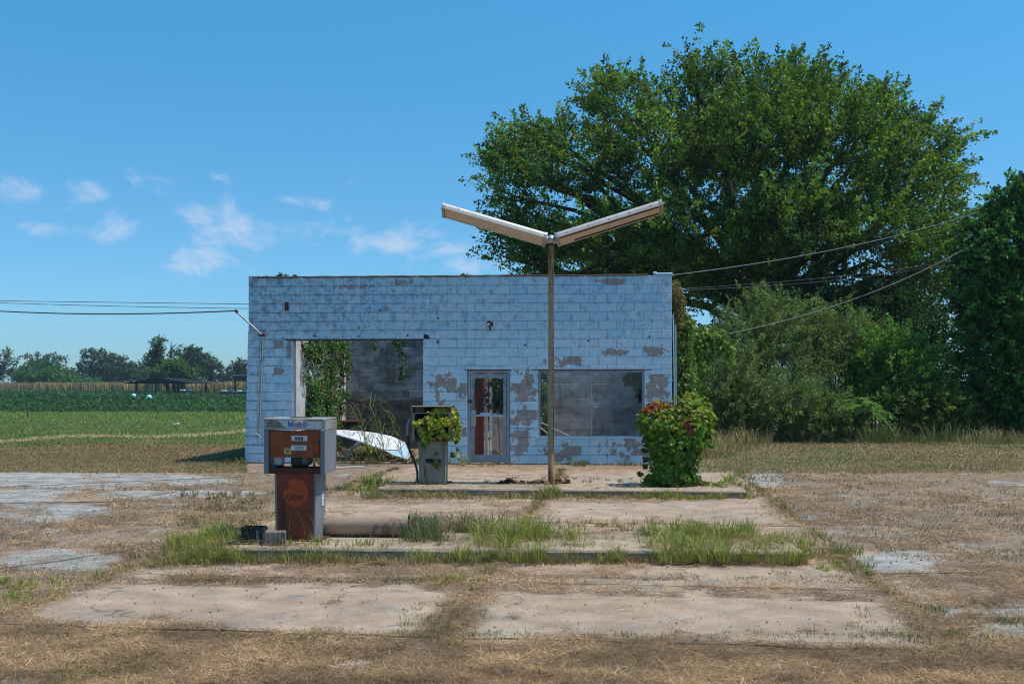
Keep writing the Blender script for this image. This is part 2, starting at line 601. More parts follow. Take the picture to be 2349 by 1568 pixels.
h = t.node('ShaderNodeHueSaturation')
t.l.new(a.outputs['Color'], h.inputs['Color'])
t.set(h.inputs['Value'], t.math('MULTIPLY', t.math('MULTIPLY', t.rng(n1, 0.25, 0.75, 0.74, 1.26), t.rng(n2, 0.25, 0.75, 0.72, 1.28)), t.rng(n3, 0.3, 0.7, 0.80, 1.16)))
wv = t.node('ShaderNodeVectorMath', operation='ADD')
t.l.new(pos, wv.inputs[0])
nv = t.node('ShaderNodeTexNoise', Scale=3.0, Detail=5.0)
t.l.new(pos, nv.inputs['Vector'])
nvs = t.node('ShaderNodeVectorMath', operation='SCALE')
t.l.new(nv.outputs['Color'], nvs.inputs[0])
nvs.inputs['Scale'].default_value = 0.5
t.l.new(nvs.outputs[0], wv.inputs[1])
vo = t.node('ShaderNodeTexVoronoi', feature='DISTANCE_TO_EDGE', Scale=0.75)
t.l.new(wv.outputs[0], vo.inputs['Vector'])
crack = t.math('MULTIPLY', t.rng(vo.outputs['Distance'], 0.004, 0.011, 1.0, 0.0), t.rng(t.noise(pos, 0.9, 4, 0.6), 0.46, 0.56))
spots = t.rng(t.noise(pos, 16, 6, 0.72), 0.60, 0.72, 0.0, 0.45)
cc = t.mix(spots, h.outputs['Color'], (0.12, 0.095, 0.075))
oil = t.rng(t.noise(pos, 1.2, 6, 0.62, 0.2), 0.55, 0.70, 0.0, 0.45)
cc = t.mix(oil, cc, (0.155, 0.135, 0.12))
cc = t.mix(t.math('MULTIPLY', crack, 0.45), cc, (0.05, 0.04, 0.032))
t.bump(t.math('SUBTRACT', t.math('ADD', n1, n2), t.math('MULTIPLY', crack, 1.5)), 0.45, 0.008)
M['slab'] = t.fin(cc, 0.92, 0, 0.2)

# ------------------------------------------------------------------ building frame (facade coordinates)
BA = R(3.5)
bc, bs = math.cos(BA), math.sin(BA)
_k = (1055 - CX) / F
_O = (_k * 23.1, 23.1)
_k0 = (570 - CX) / F
_s = (_k0 * _O[1] - _O[0]) / (bc + _k0 * bs)
OB = (_O[0] + _s * bc, _O[1] - _s * bs)


def FX(px, d=0.0):
    k = (px - CX) / F
    return (k * (OB[1] + d * bc) - OB[0] - d * bs) / (bc + k * bs)


def BW(x, y, z=0.0):
    """building-local to world"""
    return np.array((OB[0] + x * bc + y * bs, OB[1] - x * bs + y * bc, z))


def FZ(px, py, d=0.0):
    Y = BW(FX(px, d), d)[1]
    return CH - (py - HOR) / F * Y


# ------------------------------------------------------------------ ground colour and straw cover
GB = R(6.4)
gc, gs = math.cos(GB), math.sin(GB)
JU = (-4.96, -1.32, 2.36)


def uv(X, Y):
    return X * gc - Y * gs, X * gs + Y * gc


def UV(u, v, z=0.0):
    return np.array((u * gc + v * gs, -u * gs + v * gc, z))


GREY = [(150, 1100, 270, 22), (40, 1136, 150, 20), (110, 1172, 160, 22), (330, 1136, 120, 11), (500, 1131, 140, 10), (140, 1282, 170, 25),
        (2075, 1286, 135, 28), (2240, 1400, 150, 12), (2320, 1442, 90, 20), (1845, 1183, 34, 10), (820, 1518, 50, 7), (60, 1557, 90, 8),
        (1760, 1100, 60, 18), (2330, 1105, 90, 8), (430, 1100, 130, 12)]


def grey_mask(px, py):
    g = np.zeros_like(px)
    for a_, b_, rx, ry in GREY:
        d = np.hypot((px - a_) / rx, (py - b_) / ry)
        g = np.maximum(g, 1 - sstep(d, 0.55, 1.15))
    b_ = fbm(px / 60.0, py / 7.0, 5)
    return sstep(g * 0.75 + (b_ - 0.5) * 1.7, 0.30, 0.50)


def straw_cover(X, Y):
    """0..1 how much dead grass lies here"""
    u, v = uv(X, Y)
    px, py = proj(X, np.maximum(Y, 1.0))
    n = fbm(X * 1.1, Y * 1.9, 5)
    n2 = fbm(X * 3.1 + 40, Y * 4.3 + 9, 4)
    ap = (u > JU[0]) & (u < JU[2])
    s = np.zeros_like(X)
    edge = 7.28 + 0.28 * (fbm(X * 1.6 + 3, X * 0.0 + 1, 4) - 0.5) * 2
    S_ap = np.select(
        [v < edge, v < 8.75, v < 9.22, v < 9.5, v < 10.45, v < 12.6, v < 13.5, v < 15.6, v < 17.9, v < 22.4],
        [1.0, 0.16 + 0 * X, 0.60, 0.36, 0.60, 0.60, 0.28, np.where(u < JU[1], 0.58, 0.22), 0.60, 0.40], 1.0)
    thr = 1.0 - S_ap
    s = sstep(n * 0.62 + n2 * 0.38, 0.25 + 0.53 * thr, 0.32 + 0.53 * thr)
    s = np.where(v < edge, np.maximum(s, 0.9), s)
    jn = np.min([np.abs(u - j + 0.12 * (n2 - .5)) for j in JU], axis=0)
    s = np.maximum(s, (1 - sstep(jn, 0.08, 0.22 + 0.2 * n2)) * (v > 6))
    s = np.maximum(s, (1 - sstep(np.abs(v - 9.25 - 0.1 * (n2 - .5)), 0.03, 0.12)) * sstep(n, 0.38, 0.5))
    side = sstep(n * 0.6 + n2 * 0.4, 0.38, 0.55)
    s = np.where(ap, s, np.maximum(side, 0.25))
    s = np.where(ap | (v > 7.6), s, 0.95)
    far = sstep(v, 21.0, 22.4)
    s = s * (1 - far) + far
    return s * (1 - 0.85 * grey_mask(px, py))


def ground_col(X, Y, slab=False):
    u, v = uv(X, Y)
    Yc = np.maximum(Y, 1.0)
    px, py = proj(X, Yc)
    n = fbm(X * 0.9 + 7, Y * 1.3, 5)[:, None]
    n2 = fbm(X * 3.7, Y * 5.3 + 30, 4)[:, None]
    n3 = fbm(X * 0.25, Y * 0.25 + 77, 4)[:, None]
    dirt = np.array((0.33, 0.225, 0.14)) * (0.8 + 0.45 * n2)
    pink = np.array((0.375, 0.25, 0.16)) * (0.85 + 0.3 * n2)
    c = dirt * (1 - n) + pink * n
    if slab:
        pale = np.array((0.355, 0.268, 0.20)) * (0.82 + 0.34 * n2)
        tan = np.array((0.345, 0.235, 0.16)) * (0.85 + 0.3 * n2)
        c = pale * (1 - n) + tan * n
        stain = (1 - sstep(v, 7.3, 8.1)) * sstep(n[:, 0] + .25 * n2[:, 0], 0.40, 0.72)
        c = c * (1 - 0.42 * stain[:, None]) + np.array((0.15, 0.135, 0.125)) * 0.42 * stain[:, None]
    ap = ((u > JU[0]) & (u < JU[2]))[:, None]
    if not slab:
        gravel = np.array((0.225, 0.18, 0.145)) * (0.7 + 0.6 * n2)
        tar = np.array((0.15, 0.135, 0.125)) * (0.7 + 0.6 * n2)
        side = np.where(n3 > 0.52, tar, gravel)
        c = np.where(ap, c, side * 0.8 + c * 0.2)
    s = straw_cover(X, Y)[:, None]
    thatch = np.array((0.225, 0.15, 0.097)) * (0.65 + 0.7 * n2)
    kk = 0.5 if slab else 0.82
    c = c * (1 - kk * s) + thatch * kk * s
    g = grey_mask(px, py)[:, None]
    c = c * (1 - g) + np.array((0.29, 0.272, 0.245)) * (0.45 + 1.0 * n2) * g
    # left meadow, track, verge, crop land
    far = sstep(Yc, 26, 34)[:, None]
    brown = np.array((0.225, 0.15, 0.08)) * (0.7 + 0.6 * n2)
    green = np.array((0.12, 0.165, 0.05)) * (0.7 + 0.6 * n2)
    gm = sstep(n3[:, 0] + 0.35 * n[:, 0] + np.where(X < 0, sstep(Yc, 27, 35) * 0.5, 0.0), 0.62, 0.95)[:, None]
    c = c * (1 - far) + (brown * (1 - gm) + green * gm) * far
    ty = 1013 - px * 0.045 - 5 * np.sin(px / 90.0)
    trk = (1 - sstep(np.abs(py - ty) / (2 + 5 * n[:, 0]), 0.4, 1.2)) * (X < -3) * (px > -900)
    trk = (trk * (0.25 + 0.8 * n2[:, 0]))[:, None].clip(0, 1)
    c = c * (1 - trk) + np.array((0.42, 0.27, 0.165)) * trk
    vg = (sstep(Yc, 55, 66) * (1 - sstep(Yc, 80, 84)))[:, None]
    c = c * (1 - vg) + np.array((0.13, 0.21, 0.032)) * (0.7 + 0.6 * n2) * vg
    soy = sstep(Yc, 84, 90)[:, None]
    c = c * (1 - soy) + np.array((0.02, 0.045, 0.014)) * soy
    return c


def ground_z(X, Y):
    z = -0.014 + 0.012 * (fbm(X * 0.8, Y * 0.8 + 3, 3) - 0.5)
    z = z + 0.10 * (fbm(X * 0.11 + 8, Y * 0.11, 3) - 0.5) * sstep(Y, 26, 40)
    drop = sstep(Y, 40, 84)
    return z * (1 - 0.6 * drop) - 0.6 * drop


ys = [-40, -20, -8, 0, 2.0, 3.0]
y = 3.6
while y < 36:
    ys.append(y)
    y *= 1.0075
while y < 5000:
    ys.append(y)
    y *= 1.035
ys = np.array(ys)
nc = 401
tt = np.linspace(-1, 1, nc)
hw = 0.66 * np.maximum(ys, 3) + 5.0
GX = (tt[None, :] * hw[:, None])
GY = np.repeat(ys[:, None], nc, 1)
gz = ground_z(GX.ravel(), GY.ravel())
idx = np.arange(len(ys) * nc).reshape(len(ys), nc)
quads = np.stack((idx[:-1, :-1], idx[:-1, 1:], idx[1:, 1:], idx[1:, :-1]), -1).reshape(-1, 4)
o = np_mesh('ground', np.stack((GX.ravel(), GY.ravel(), gz), 1), quads, M['ground'], col=ground_col(GX.ravel(), GY.ravel()), smooth=True)
tag(o, kind='structure')

# concrete apron: separate cast slabs with open joints
forecourt = tag(empty('forecourt'), kind='structure')
rows = [(7.22, 9.235), (9.255, 10.5), (11.55, 13.28), (13.34, 16.6), (17.75, 21.2)]
cols = [(JU[0] + 0.04, JU[1] - 0.05), (JU[1] + 0.05, JU[2] - 0.04)]


def slab_piece(corner, parent, top=-0.003, res=0.06, mat=M['slab']):
    """corner: four ground points, counter-clockwise from near left"""
    a_, b_, c_, d_ = [np.array(q[:2], float) for q in corner]
    nu = max(4, int(np.linalg.norm(b_ - a_) / res))
    nv = max(4, int(np.linalg.norm(d_ - a_) / res))
    s_, t_ = np.meshgrid(np.linspace(0, 1, nu), np.linspace(0, 1, nv))
    s_, t_ = s_[..., None], t_[..., None]
    p = (a_ * (1 - s_) + b_ * s_) * (1 - t_) + (d_ * (1 - s_) + c_ * s_) * t_
    X, Y = p[..., 0].ravel(), p[..., 1].ravel()
    X = X + 0.10 * (fbm(Y * 2.1 + 3, X * 2.1, 4) - 0.5)
    Y = Y + 0.14 * (fbm(X * 1.9, Y * 1.9 + 8, 4) - 0.5)
    z = top + 0.006 * (fbm(X * 0.9, Y * 0.9 + 20, 3) - 0.5)
    V = np.stack((X, Y, z), 1)
    ix = np.arange(nu * nv).reshape(nv, nu)
    q = np.stack((ix[:-1, :-1], ix[:-1, 1:], ix[1:, 1:], ix[1:, :-1]), -1).reshape(-1, 4)
    rim = np.concatenate((ix[0, :], ix[1:, -1], ix[-1, -2::-1], ix[-2:0:-1, 0]))
    low = V[rim].copy()
    low[:, 2] = -0.08
    k0 = len(V)
    k = len(rim)
    sk = np.stack((rim, k0 + np.arange(k), k0 + (np.arange(k) + 1) % k, np.roll(rim, -1)), 1)
    V2 = np.concatenate((V, low))
    return np_mesh('slab', V2, np.concatenate((q, sk)), mat, parent, col=ground_col(V2[:, 0], V2[:, 1], True))


for (v0, v1) in rows:
    for (u0, u1) in cols:
        slab_piece((UV(u0, v0), UV(u1, v0), UV(u1, v1), UV(u0, v1)), forecourt)
for q in (((1945, 1258), (2125, 1261), (2235, 1311), (1985, 1313)), ((-40, 1268), (120, 1256), (310, 1258), (-20, 1306)),
          ((-60, 1124), (420, 1124), (250, 1150), (-90, 1152)), ((-60, 1082), (420, 1084), (560, 1092), (-60, 1118))):
    pts = [G(*c) for c in q]
    pts = [pts[3], pts[2], pts[1], pts[0]] if pts[3][1] < pts[0][1] else pts
    slab_piece(pts, forecourt, 0.0)


# pump islands: raised kerbed concrete
def island(name, a_, b_, width, h, label):
    a_, b_ = np.array(a_[:2]), np.array(b_[:2])
    d = (b_ - a_) / np.linalg.norm(b_ - a_)
    L = np.linalg.norm(b_ - a_)
    ang = math.atan2(d[1], d[0])
    e = tag(empty(name, (a_[0], a_[1], 0), ang), label, 'kerb')
    nl, nw = int(L / 0.08), 14
    prof = [(0.0, -0.05), (0.005, h - 0.03), (0.03, h - 0.003)] + [(x, h + 0.004) for x in np.linspace(0.06, width - 0.06, nw)] + [(width - 0.03, h - 0.003), (width - 0.005, h - 0.03), (width, -0.05)]
    xs = np.linspace(0, L, nl)
    V = np.array([(x, yy, zz) for x in xs for yy, zz in prof])
    V[:, 1] += 0.012 * (fbm(V[:, 0] * 2, V[:, 0] * 0 + 4, 3) - 0.5) * 2
    V[:, 2] += np.where(V[:, 2] > 0.02, 0.010 * (fbm(V[:, 0] * 1.5, V[:, 1] * 1.5, 3) - 0.5), 0)
    k = len(prof)
    ix = np.arange(nl * k).reshape(nl, k)
    q = np.stack((ix[:-1, :-1], ix[1:, :-1], ix[1:, 1:], ix[:-1, 1:]), -1).reshape(-1, 4)
    ca, sa = math.cos(ang), math.sin(ang)
    WX, WY = a_[0] + V[:, 0] * ca - V[:, 1] * sa, a_[1] + V[:, 0] * sa + V[:, 1] * ca
    n2 = fbm(WX * 4, WY * 6, 4)[:, None]
    n = fbm(WX * 1.2, WY * 1.2 + 50, 4)[:, None]
    c = np.array((0.37, 0.28, 0.20)) * (0.75 + 0.5 * n2) * (1 - 0.35 * n) + np.array((0.2, 0.15, 0.1)) * 0.35 * n
    black = ((V[:, 1] < 0.02) & (V[:, 2] > 0.0)) * sstep(n2[:, 0], 0.28, 0.5)
    c = c * (1 - 0.7 * black[:, None]) + np.array((0.06, 0.06, 0.06)) * 0.7 * black[:, None]
    np_mesh('kerb_top', V, q, M['slab'], e, col=c)
    mb = MB()
    for x in (xs[0], xs[-1]):
        pp = [(x, yy, zz) for yy, zz in prof]
        mb.add(pp, [tuple(range(len(pp)))])
    me_ = mb.build('kerb_end', M['slab'], e)
    ca_ = me_.data.color_attributes.new('Col', 'FLOAT_COLOR', 'POINT')
    ca_.data.foreach_set('color', np.tile((0.3, 0.22, 0.16, 1.0), len(me_.data.vertices)).astype(np.float32))
    return e


island('pump_island', G(462, 1281), G(1842, 1291), 1.15, 0.12, 'overgrown concrete pump island carrying the orange pump and the fat pipe')
island('pump_island', G(868, 1134), G(1712, 1142), 1.15, 0.115, 'concrete pump island with dark kerb under the forked light pole')

# ------------------------------------------------------------------ building
bld = tag(empty('service_station', (OB[0], OB[1], 0), -BA), 'derelict pale blue concrete block service station with peeling paint and open front', 'building')
CHT = 0.2065
TOPZ = CHT * 21
xR = FX(1541)
xg0, xg1 = FX(672), FX(970)
zg = CHT * 14
xd0, xd1, zd = FX(1072), FX(1170), 2.18
xw0, xw1, zw0, zw1 = FX(1235), FX(1478), CHT * 3, 2.18
OPEN = [(xg0, xg1, -1, zg), (xd0, xd1, -1, zd), (xw0, xw1, zw0, zw1)]


def block_mat(name, blue=True):
    t = NT(name)
    tc_ = t.node('ShaderNodeTexCoord', object=bld)
    p = tc_.outputs['Object']
    oi = t.node('ShaderNodeObjectInfo')
    geo = t.node('ShaderNodeNewGeometry')
    rnd = t.math('FRACT', t.math('ADD', oi.outputs['Random'], geo.outputs['Random Per Island']))
    rnd2 = t.math('FRACT', t.math('MULTIPLY', rnd, 7.31))
    nb = t.noise(p, 1.3, 4, 0.6)
    nf = t.noise(p, 90, 4, 0.7)
    nm = t.noise(p, 6.0, 10, 0.78, 0.0)
    if blue:
        c = t.mix(t.rng(t.math('ADD', t.math('MULTIPLY', rnd, 0.34), nb), 0.42, 0.92), (0.47, 0.62, 0.71), (0.365, 0.58, 0.72))
        c = t.mix(t.rng(t.math('ADD', t.math('MULTIPLY', rnd2, 0.4), t.noise(p, 5.0, 6, 0.65)), 0.45, 0.95, 0.0, 0.6), c, (0.54, 0.64, 0.70))
    else:
        c = t.mix(t.rng(t.math('ADD', t.math('MULTIPLY', rnd, 0.28), t.math('MULTIPLY', t.noise(p, 2.4, 7, 0.7, 0.3), 1.1)), 0.50, 0.86), (0.15, 0.145, 0.14), (0.34, 0.345, 0.355))
    # weather: dark mildew, strongest near the top left and on the block edges
    sepp = t.node('ShaderNodeSeparateXYZ')
    t.l.new(p, sepp.inputs[0])
    hgt = t.rng(sepp.outputs['Z'], 1.6, 3.6, -0.05, 0.045)
    lft = t.rng(sepp.outputs['X'], 0.0, 7.5, 0.05, -0.015)
    gen = t.node('ShaderNodeSeparateXYZ')
    t.l.new(tc_.outputs['Generated'], gen.inputs[0])
    mil = t.math('ADD', t.math('ADD', nm, hgt), lft)
    c = t.mix(t.rng(mil, 0.51, 0.75, 0.0, 0.70), c, (0.055, 0.07, 0.085) if blue else (0.03, 0.03, 0.03))
    c = t.mix(t.rng(t.math('ADD', nf, t.math('MULTIPLY', nm, 0.3)), 0.70, 0.84, 0.0, 0.8), c, (0.06, 0.08, 0.11))
    c = t.mix(t.rng(t.noise(p, 45, 3, 0.7), 0.60, 0.74, 0.0, 0.35), c, (0.62, 0.70, 0.78) if blue else (0.4, 0.4, 0.4))
    mst = t.node('ShaderNodeMapping')
    mst.inputs['Scale'].default_value = (1.0, 1.0, 0.10)
    t.l.new(p, mst.inputs['Vector'])
    run = t.math('MULTIPLY', t.rng(t.noise(mst.outputs[0], 5.0, 8, 0.7), 0.54, 0.74), t.rng(t.noise(p, 1.6, 4, 0.6), 0.42, 0.62))
    c = t.mix(t.math('MULTIPLY', run, 0.5), c, (0.13, 0.15, 0.16) if blue else (0.05, 0.05, 0.05))
    hgt_b = nf
    if blue:
        # grime caught along the bed joints
        ez = t.math('MAXIMUM', t.rng(gen.outputs['Z'], 0.0, 0.16, 1.0, 0.0), t.rng(gen.outputs['Z'], 0.90, 1.0, 0.0, 0.8))
        en = t.rng(t.math('ADD', t.noise(p, 13, 6, 0.7), t.math('MULTIPLY', lft, 1.2)), 0.47, 0.68)
        c = t.mix(t.math('MULTIPLY', t.math('MULTIPLY', ez, en), 0.8), c, (0.06, 0.075, 0.09))
        acc = None
        for px_, py_, rx_, ry_ in ((1022, 882, 44, 38), (1015, 925, 26, 24), (1205, 890, 36, 60), (1200, 955, 34, 45), (1195, 1010, 30, 40), (1296, 828, 66, 13), (1410, 806, 32, 11),
                                   (1505, 885, 36, 45), (1520, 935, 26, 30), (1445, 1030, 80, 30), (1290, 1035, 60, 30), (918, 647, 46, 9), (800, 660, 40, 8), (1510, 800, 45, 18),
                                   (640, 790, 14, 12), (664, 800, 8, 26), (640, 850, 14, 10), (1060, 985, 14, 22), (1400, 645, 50, 7), (1060, 900, 14, 40)):
            x_, z_ = FX(px_), FZ(px_, py_)
            k_ = 98.5
            vm = t.node('ShaderNodeVectorMath', operation='SUBTRACT')
            t.l.new(p, vm.inputs[0])
            vm.inputs[1].default_value = (x_, 0, z_)
            vm2 = t.node('ShaderNodeVectorMath', operation='MULTIPLY')
            t.l.new(vm.outputs[0], vm2.inputs[0])
            vm2.inputs[1].default_value = (k_ / rx_, 0, k_ / ry_)
            vm3 = t.node('ShaderNodeVectorMath', operation='LENGTH')
            t.l.new(vm2.outputs[0], vm3.inputs[0])
            f = t.rng(vm3.outputs['Value'], 0.25, 1.5, 1.0, 0.0)
            acc = f if acc is None else t.math('MAXIMUM', acc, f)
        pn = t.math('ADD', t.noise(p, 4.2, 9, 0.68, 0.3), t.math('MULTIPLY', rnd, 0.16))
        peel = t.math('ADD', pn, t.math('MULTIPLY', acc, 0.265))
        rim = t.math('SUBTRACT', t.rng(peel, 0.765, 0.775), t.rng(peel, 0.785, 0.795))
        k = t.rng(peel, 0.780, 0.790)
        bare = t.mix(t.rng(t.noise(p, 9, 6, 0.65), 0.3, 0.7), (0.35, 0.295, 0.27), (0.25, 0.21, 0.195))
        c = t.mix(k, c, bare)
        c = t.mix(t.math('MULTIPLY', rim, t.rng(t.noise(p, 11, 3), 0.45, 0.6, 0.0, 0.8)), c, (0.72, 0.78, 0.82))
        hgt_b = t.math('SUBTRACT', t.math('ADD', nf, t.math('MULTIPLY', t.noise(p, 22, 4, 0.6), 1.2)), t.math('MULTIPLY', k, 0.9))
    else:
        dk = t.rng(sepp.outputs['Z'], 1.37, 1.39, 1.0, 0.0)
        c = t.mix(t.math('MULTIPLY', dk, 0.85), c, (0.10, 0.085, 0.078))
        inx = t.rng(sepp.outputs['X'], 4.9, 5.2)
        white = t.mix(t.rng(t.math('ADD', t.noise(p, 2.0, 7, 0.65, 0.3), t.math('MULTIPLY', rnd, 0.12)), 0.40, 0.64), (0.60, 0.61, 0.64), (0.40, 0.395, 0.40))
        white = t.mix(t.rng(t.noise(p, 3.1, 8, 0.72, 0.5), 0.52, 0.62, 0.0, 0.6), white, (0.30, 0.20, 0.14))
        white = t.mix(t.rng(t.noise(p, 8, 8, 0.75, 0.5), 0.60, 0.68, 0.0, 0.8), white, (0.07, 0.065, 0.06))
        c = t.mix(inx, c, white)
    t.bump(hgt_b, 0.7, 0.008)
    return t.fin(c, 0.9, 0, 0.2)


M['block'] = block_mat('blue_painted_block')
M['block_in'] = block_mat('mottled_grey_block', False)  # grey inner block, mottled at random
M['shop_wall'] = None
M['mortar'] = worn('grimy_mortar', (0.34, 0.47, 0.56), (0.16, 0.21, 0.25), 5, 0.95, 0.0, (0.04, 0.045, 0.05), 0.5, 8, bump=0.2)

_bcache = {}


def block_mesh(L, h, depth=0.2, key='block', c=0.006):
    k = (round(L, 3), round(h, 3), key)
    if k not in _bcache:
        c = min(c, L * 0.2)
        vs = [(0, c, 0), (L, c, 0), (L, c, h), (0, c, h), (c, 0, c), (L - c, 0, c), (L - c, 0, h - c), (c, 0, h - c), (0, depth, 0), (L, depth, 0), (L, depth, h), (0, depth, h)]
        fs = [(4, 5, 6, 7), (0, 1, 5, 4), (1, 2, 6, 5), (2, 3, 7, 6), (3, 0, 4, 7), (1, 0, 8, 9), (2, 1, 9, 10), (3, 2, 10, 11), (0, 3, 11, 8), (8, 11, 10, 9)]
        me = bpy.data.meshes.new('block')
        me.from_pydata(vs, [], fs)
        me.update()
        me.materials.append(M['block'])
        _bcache[k] = (me, vs, fs)
    return _bcache[k]


segs = []
core = MB()
for r_ in range(21):
    z0, z1 = r_ * CHT, (r_ + 1) * CHT
    sub = [(z0, z1, 0, xR)]
    if r_ == 10:
        sub = [(z0, z1, 0, xg1), (z0, zd, xg1, xR), (zd, z1, xg1, xR)]
    for (a_, b_, xa, xb) in sub:
        iv = [(xa, xb)]
        for (p0, p1, q0, q1) in OPEN:
            if a_ < q1 - 1e-3 and b_ > q0 + 1e-3:
                iv = [s_ for (s0, s1) in iv for s_ in ((s0, min(s1, p0)), (max(s0, p1), s1)) if s_[1] - s_[0] > 0.02]
        for (s0, s1) in iv:
            lean = 0.0
            if s0 < 0.01 and a_ < 2.95:
                lean = 0.012 + 0.026 * (2.95 - a_)
            core.box(s0 + 0.004 - lean, s1 - 0.004, 0.009, 0.19, a_ + (0.0005 if r_ else 0), b_)
            off = 0.0 if r_ % 2 else -0.205
            k0 = int(math.floor((s0 - off) / 0.41))
            cuts = [s0 - lean] + [off + 0.41 * k for k in range(k0 + 1, k0 + 40) if s0 + 0.06 < off + 0.41 * k < s1 - 0.06] + [s1]
            for c0, c1 in zip(cuts[:-1], cuts[1:]):
                segs.append((c0 + 0.0028, c1 - 0.0028, a_ + 0.003, b_ - 0.003))
core.build('mortar_bed', M['mortar'], bld)
segs.sort(key=lambda s_: -(s_[1] - s_[0]) * (s_[3] - s_[2]))
rest = MB()
for i, (c0, c1, a_, b_) in enumerate(segs):
    me, vs_, fs_ = block_mesh(c1 - c0, b_ - a_)
    dy = -0.004 * random.random()
    if i < 300:
        o = bpy.data.objects.new('block', me)
        COL.objects.link(o)
        o.parent = bld
        o.location = (c0, dy, a_)
        o.rotation_euler = (R(random.uniform(-.25, .25)), 0, R(random.uniform(-.2, .2)))
    else:
        rest.add([(x + c0, y + dy, z + a_) for x, y, z in vs_], fs_)
# inner block walls (back wall of the bay, rear wall of the shop)
rest.cur = 1
xp = FX(1058) - 0.3                       # partition between bay and shop
DB, DS = 5.45, 3.65


def inner_wall(xa, xb, d, zt):
    for r_ in range(int(zt / CHT)):
        off = xa - (0.2 if r_ % 2 else 0)
        x = off
        while x < xb:
            c0, c1 = max(x, xa), min(x + 0.41, xb)
            if c1 - c0 > 0.03:
                me, vs_, fs_ = block_mesh(c1 - c0 - 0.006, CHT - 0.006)
                dy = 0.006 * random.random()
                rest.add([(q[0] + c0 + 0.003, q[1] + d + dy, q[2] + r_ * CHT + 0.003) for q in vs_], fs_)
            x += 0.41


xs0 = FX(1256, DS)
inner_wall(xg0 - 0.02, xp + 0.1, DB, 4.2)
inner_wall(xs0, xR - 0.205, DS, 4.0)
o = rest.build('block_work', [M['block'], M['block_in']], bld)
o['kind'] = 'stuff'
mb = MB()
mb.box(xg0 - 0.02, xp + 0.1, DB + 0.012, DB + 0.18, 0.001, 4.19)
mb.box(xs0 + 0.004, xR - 0.207, DS + 0.012, DS + 0.18, 0.001, 3.99)
mb.build('inner_mortar', M['block_in'], bld)
MB().box(0.0, 0.2, 0.203, 7.2, 0, TOPZ - 0.02).build('side_wall', M['block_in'], bld)
MB().box(xR - 0.2, xR, 0.203, 7.2, 0, TOPZ - 0.02).build('side_wall', M['block'], bld)
MB().box(xg0 - 0.203, xg0 - 0.001, 0.204, DB + 0.17, 0, 4.1).build('bay_side_wall', M['plaster'], bld)
MB().box(xp + 0.11, xp + 0.3, 0.204, DB + 0.19, 0, 2.5).build('partition', M['block_in'], bld)
# plastered return of the bay opening, streaky shadow put into its colour
MB().box(xg0 - 0.05, xg0 + 0.004, -0.001, 0.72, 0.0, zg - 0.004, 0.004).build('jamb', M['plaster'], bld)
MB().box(xg0 - 0.16, xg1 + 0.02, -0.012, 0.19, zg - 0.028, zg - 0.001).build('steel_lintel', M['rust'], bld)
MB().box(xd0 - 0.06, xd1 + 0.06, -0.01, 0.19, zd - 0.012, zd - 0.001).build('steel_lintel', M['rust'], bld)
MB().box(xw0 - 0.16, xw1 + 0.16, -0.01, 0.19, zw1 - 0.014, zw1 - 0.001).build('steel_lintel', M['rust'], bld)
# parapet flashing in lengths, bent here and there
x = -0.02
cop = [0.0, 1.3, 2.6, 4.0, 5.3, 6.6, 7.9, 9.35]
for c0, c1 in zip(cop[:-1], cop[1:]):
    mb = MB()
    n_ = 9
    g_ = [[(c0 + 0.01 + (c1 - c0 - 0.02) * i / (n_ - 1), yy, TOPZ + 0.004 + zz + 0.012 * random.random()) for i in range(n_)] for yy, zz in ((-0.03, 0.0), (-0.02, 0.022), (0.21, 0.026))]
    mb.sheet(g_, 0.012)
    mb.build('flashing', M['wood'], bld)
e = MB()
e.box(xR - 0.38, xR + 0.02, -0.03, 0.23, TOPZ + 0.003, TOPZ + 0.055, 0.015)
e.build('corner_cap', M['pale_blue'], bld)
MB().tube([(xR - 0.42, 0.04, TOPZ + 0.05), (xR - 0.34, 0.04, TOPZ + 0.06)], 0.035, 10).build('cap_stub', M['tin'], bld)

# shop door: aluminium leaf in a grey frame
door = MB().box(xd0 + 0.004, xd0 + 0.07, 0.02, 0.14, 0, zd - 0.014, 0.004).box(xd1 - 0.07, xd1 - 0.004, 0.02, 0.14, 0, zd - 0.014, 0.004).box(xd0 + 0.0705, xd1 - 0.0705, 0.021, 0.139, zd - 0.075, zd - 0.0145, 0.004).build('door', M['frame_grey'], bld)
lx0, lx1, lz1 = xd0 + 0.085, xd1 - 0.085, zd - 0.09
st = 0.075
for a_, b_ in ((lx0, lx0 + st), (lx1 - st, lx1)):
    MB().box(a_, b_, 0.05, 0.095, 0.03, lz1, 0.004).build('stile', M['frame_grey'], door)
MB().box(lx0 + st, lx1 - st, 0.052, 0.093, lz1 - 0.11, lz1 - 0.002, 0.004).build('rail', M['frame_grey'], door)
MB().box(lx0 + st, lx1 - st, 0.052, 0.093, 0.03, 0.2, 0.004).build('rail', M['frame_grey'], door)
zm = FZ(1120, 952)
MB().box(lx0 + st, lx1 - st, 0.045, 0.093, zm - 0.03, zm + 0.015, 0.004).build('push_bar', M['pale_blue'], door)
MB().box(lx0 + st + 0.14, lx0 + st + 0.36, 0.03, 0.05, zm - 0.005, zm + 0.06, 0.006).build('push_plate', M['pale_blue'], door)
MB().box(lx0 - 0.012, lx0 + 0.115, 0.012, 0.05, FZ(1080, 978), FZ(1080, 940), 0.006).build('lock_case', M['alu'], door)
MB().box(xd0 + 0.0, xd0 + 0.10, 0.008, 0.03, FZ(1080, 924), FZ(1080, 917)).build('strike', M['rust'], door)
MB().box(lx0 + st + 0.001, lx1 - st - 0.001, 0.070, 0.074, zm + 0.016, lz1 - 0.112).build('pane', M['film'], door)
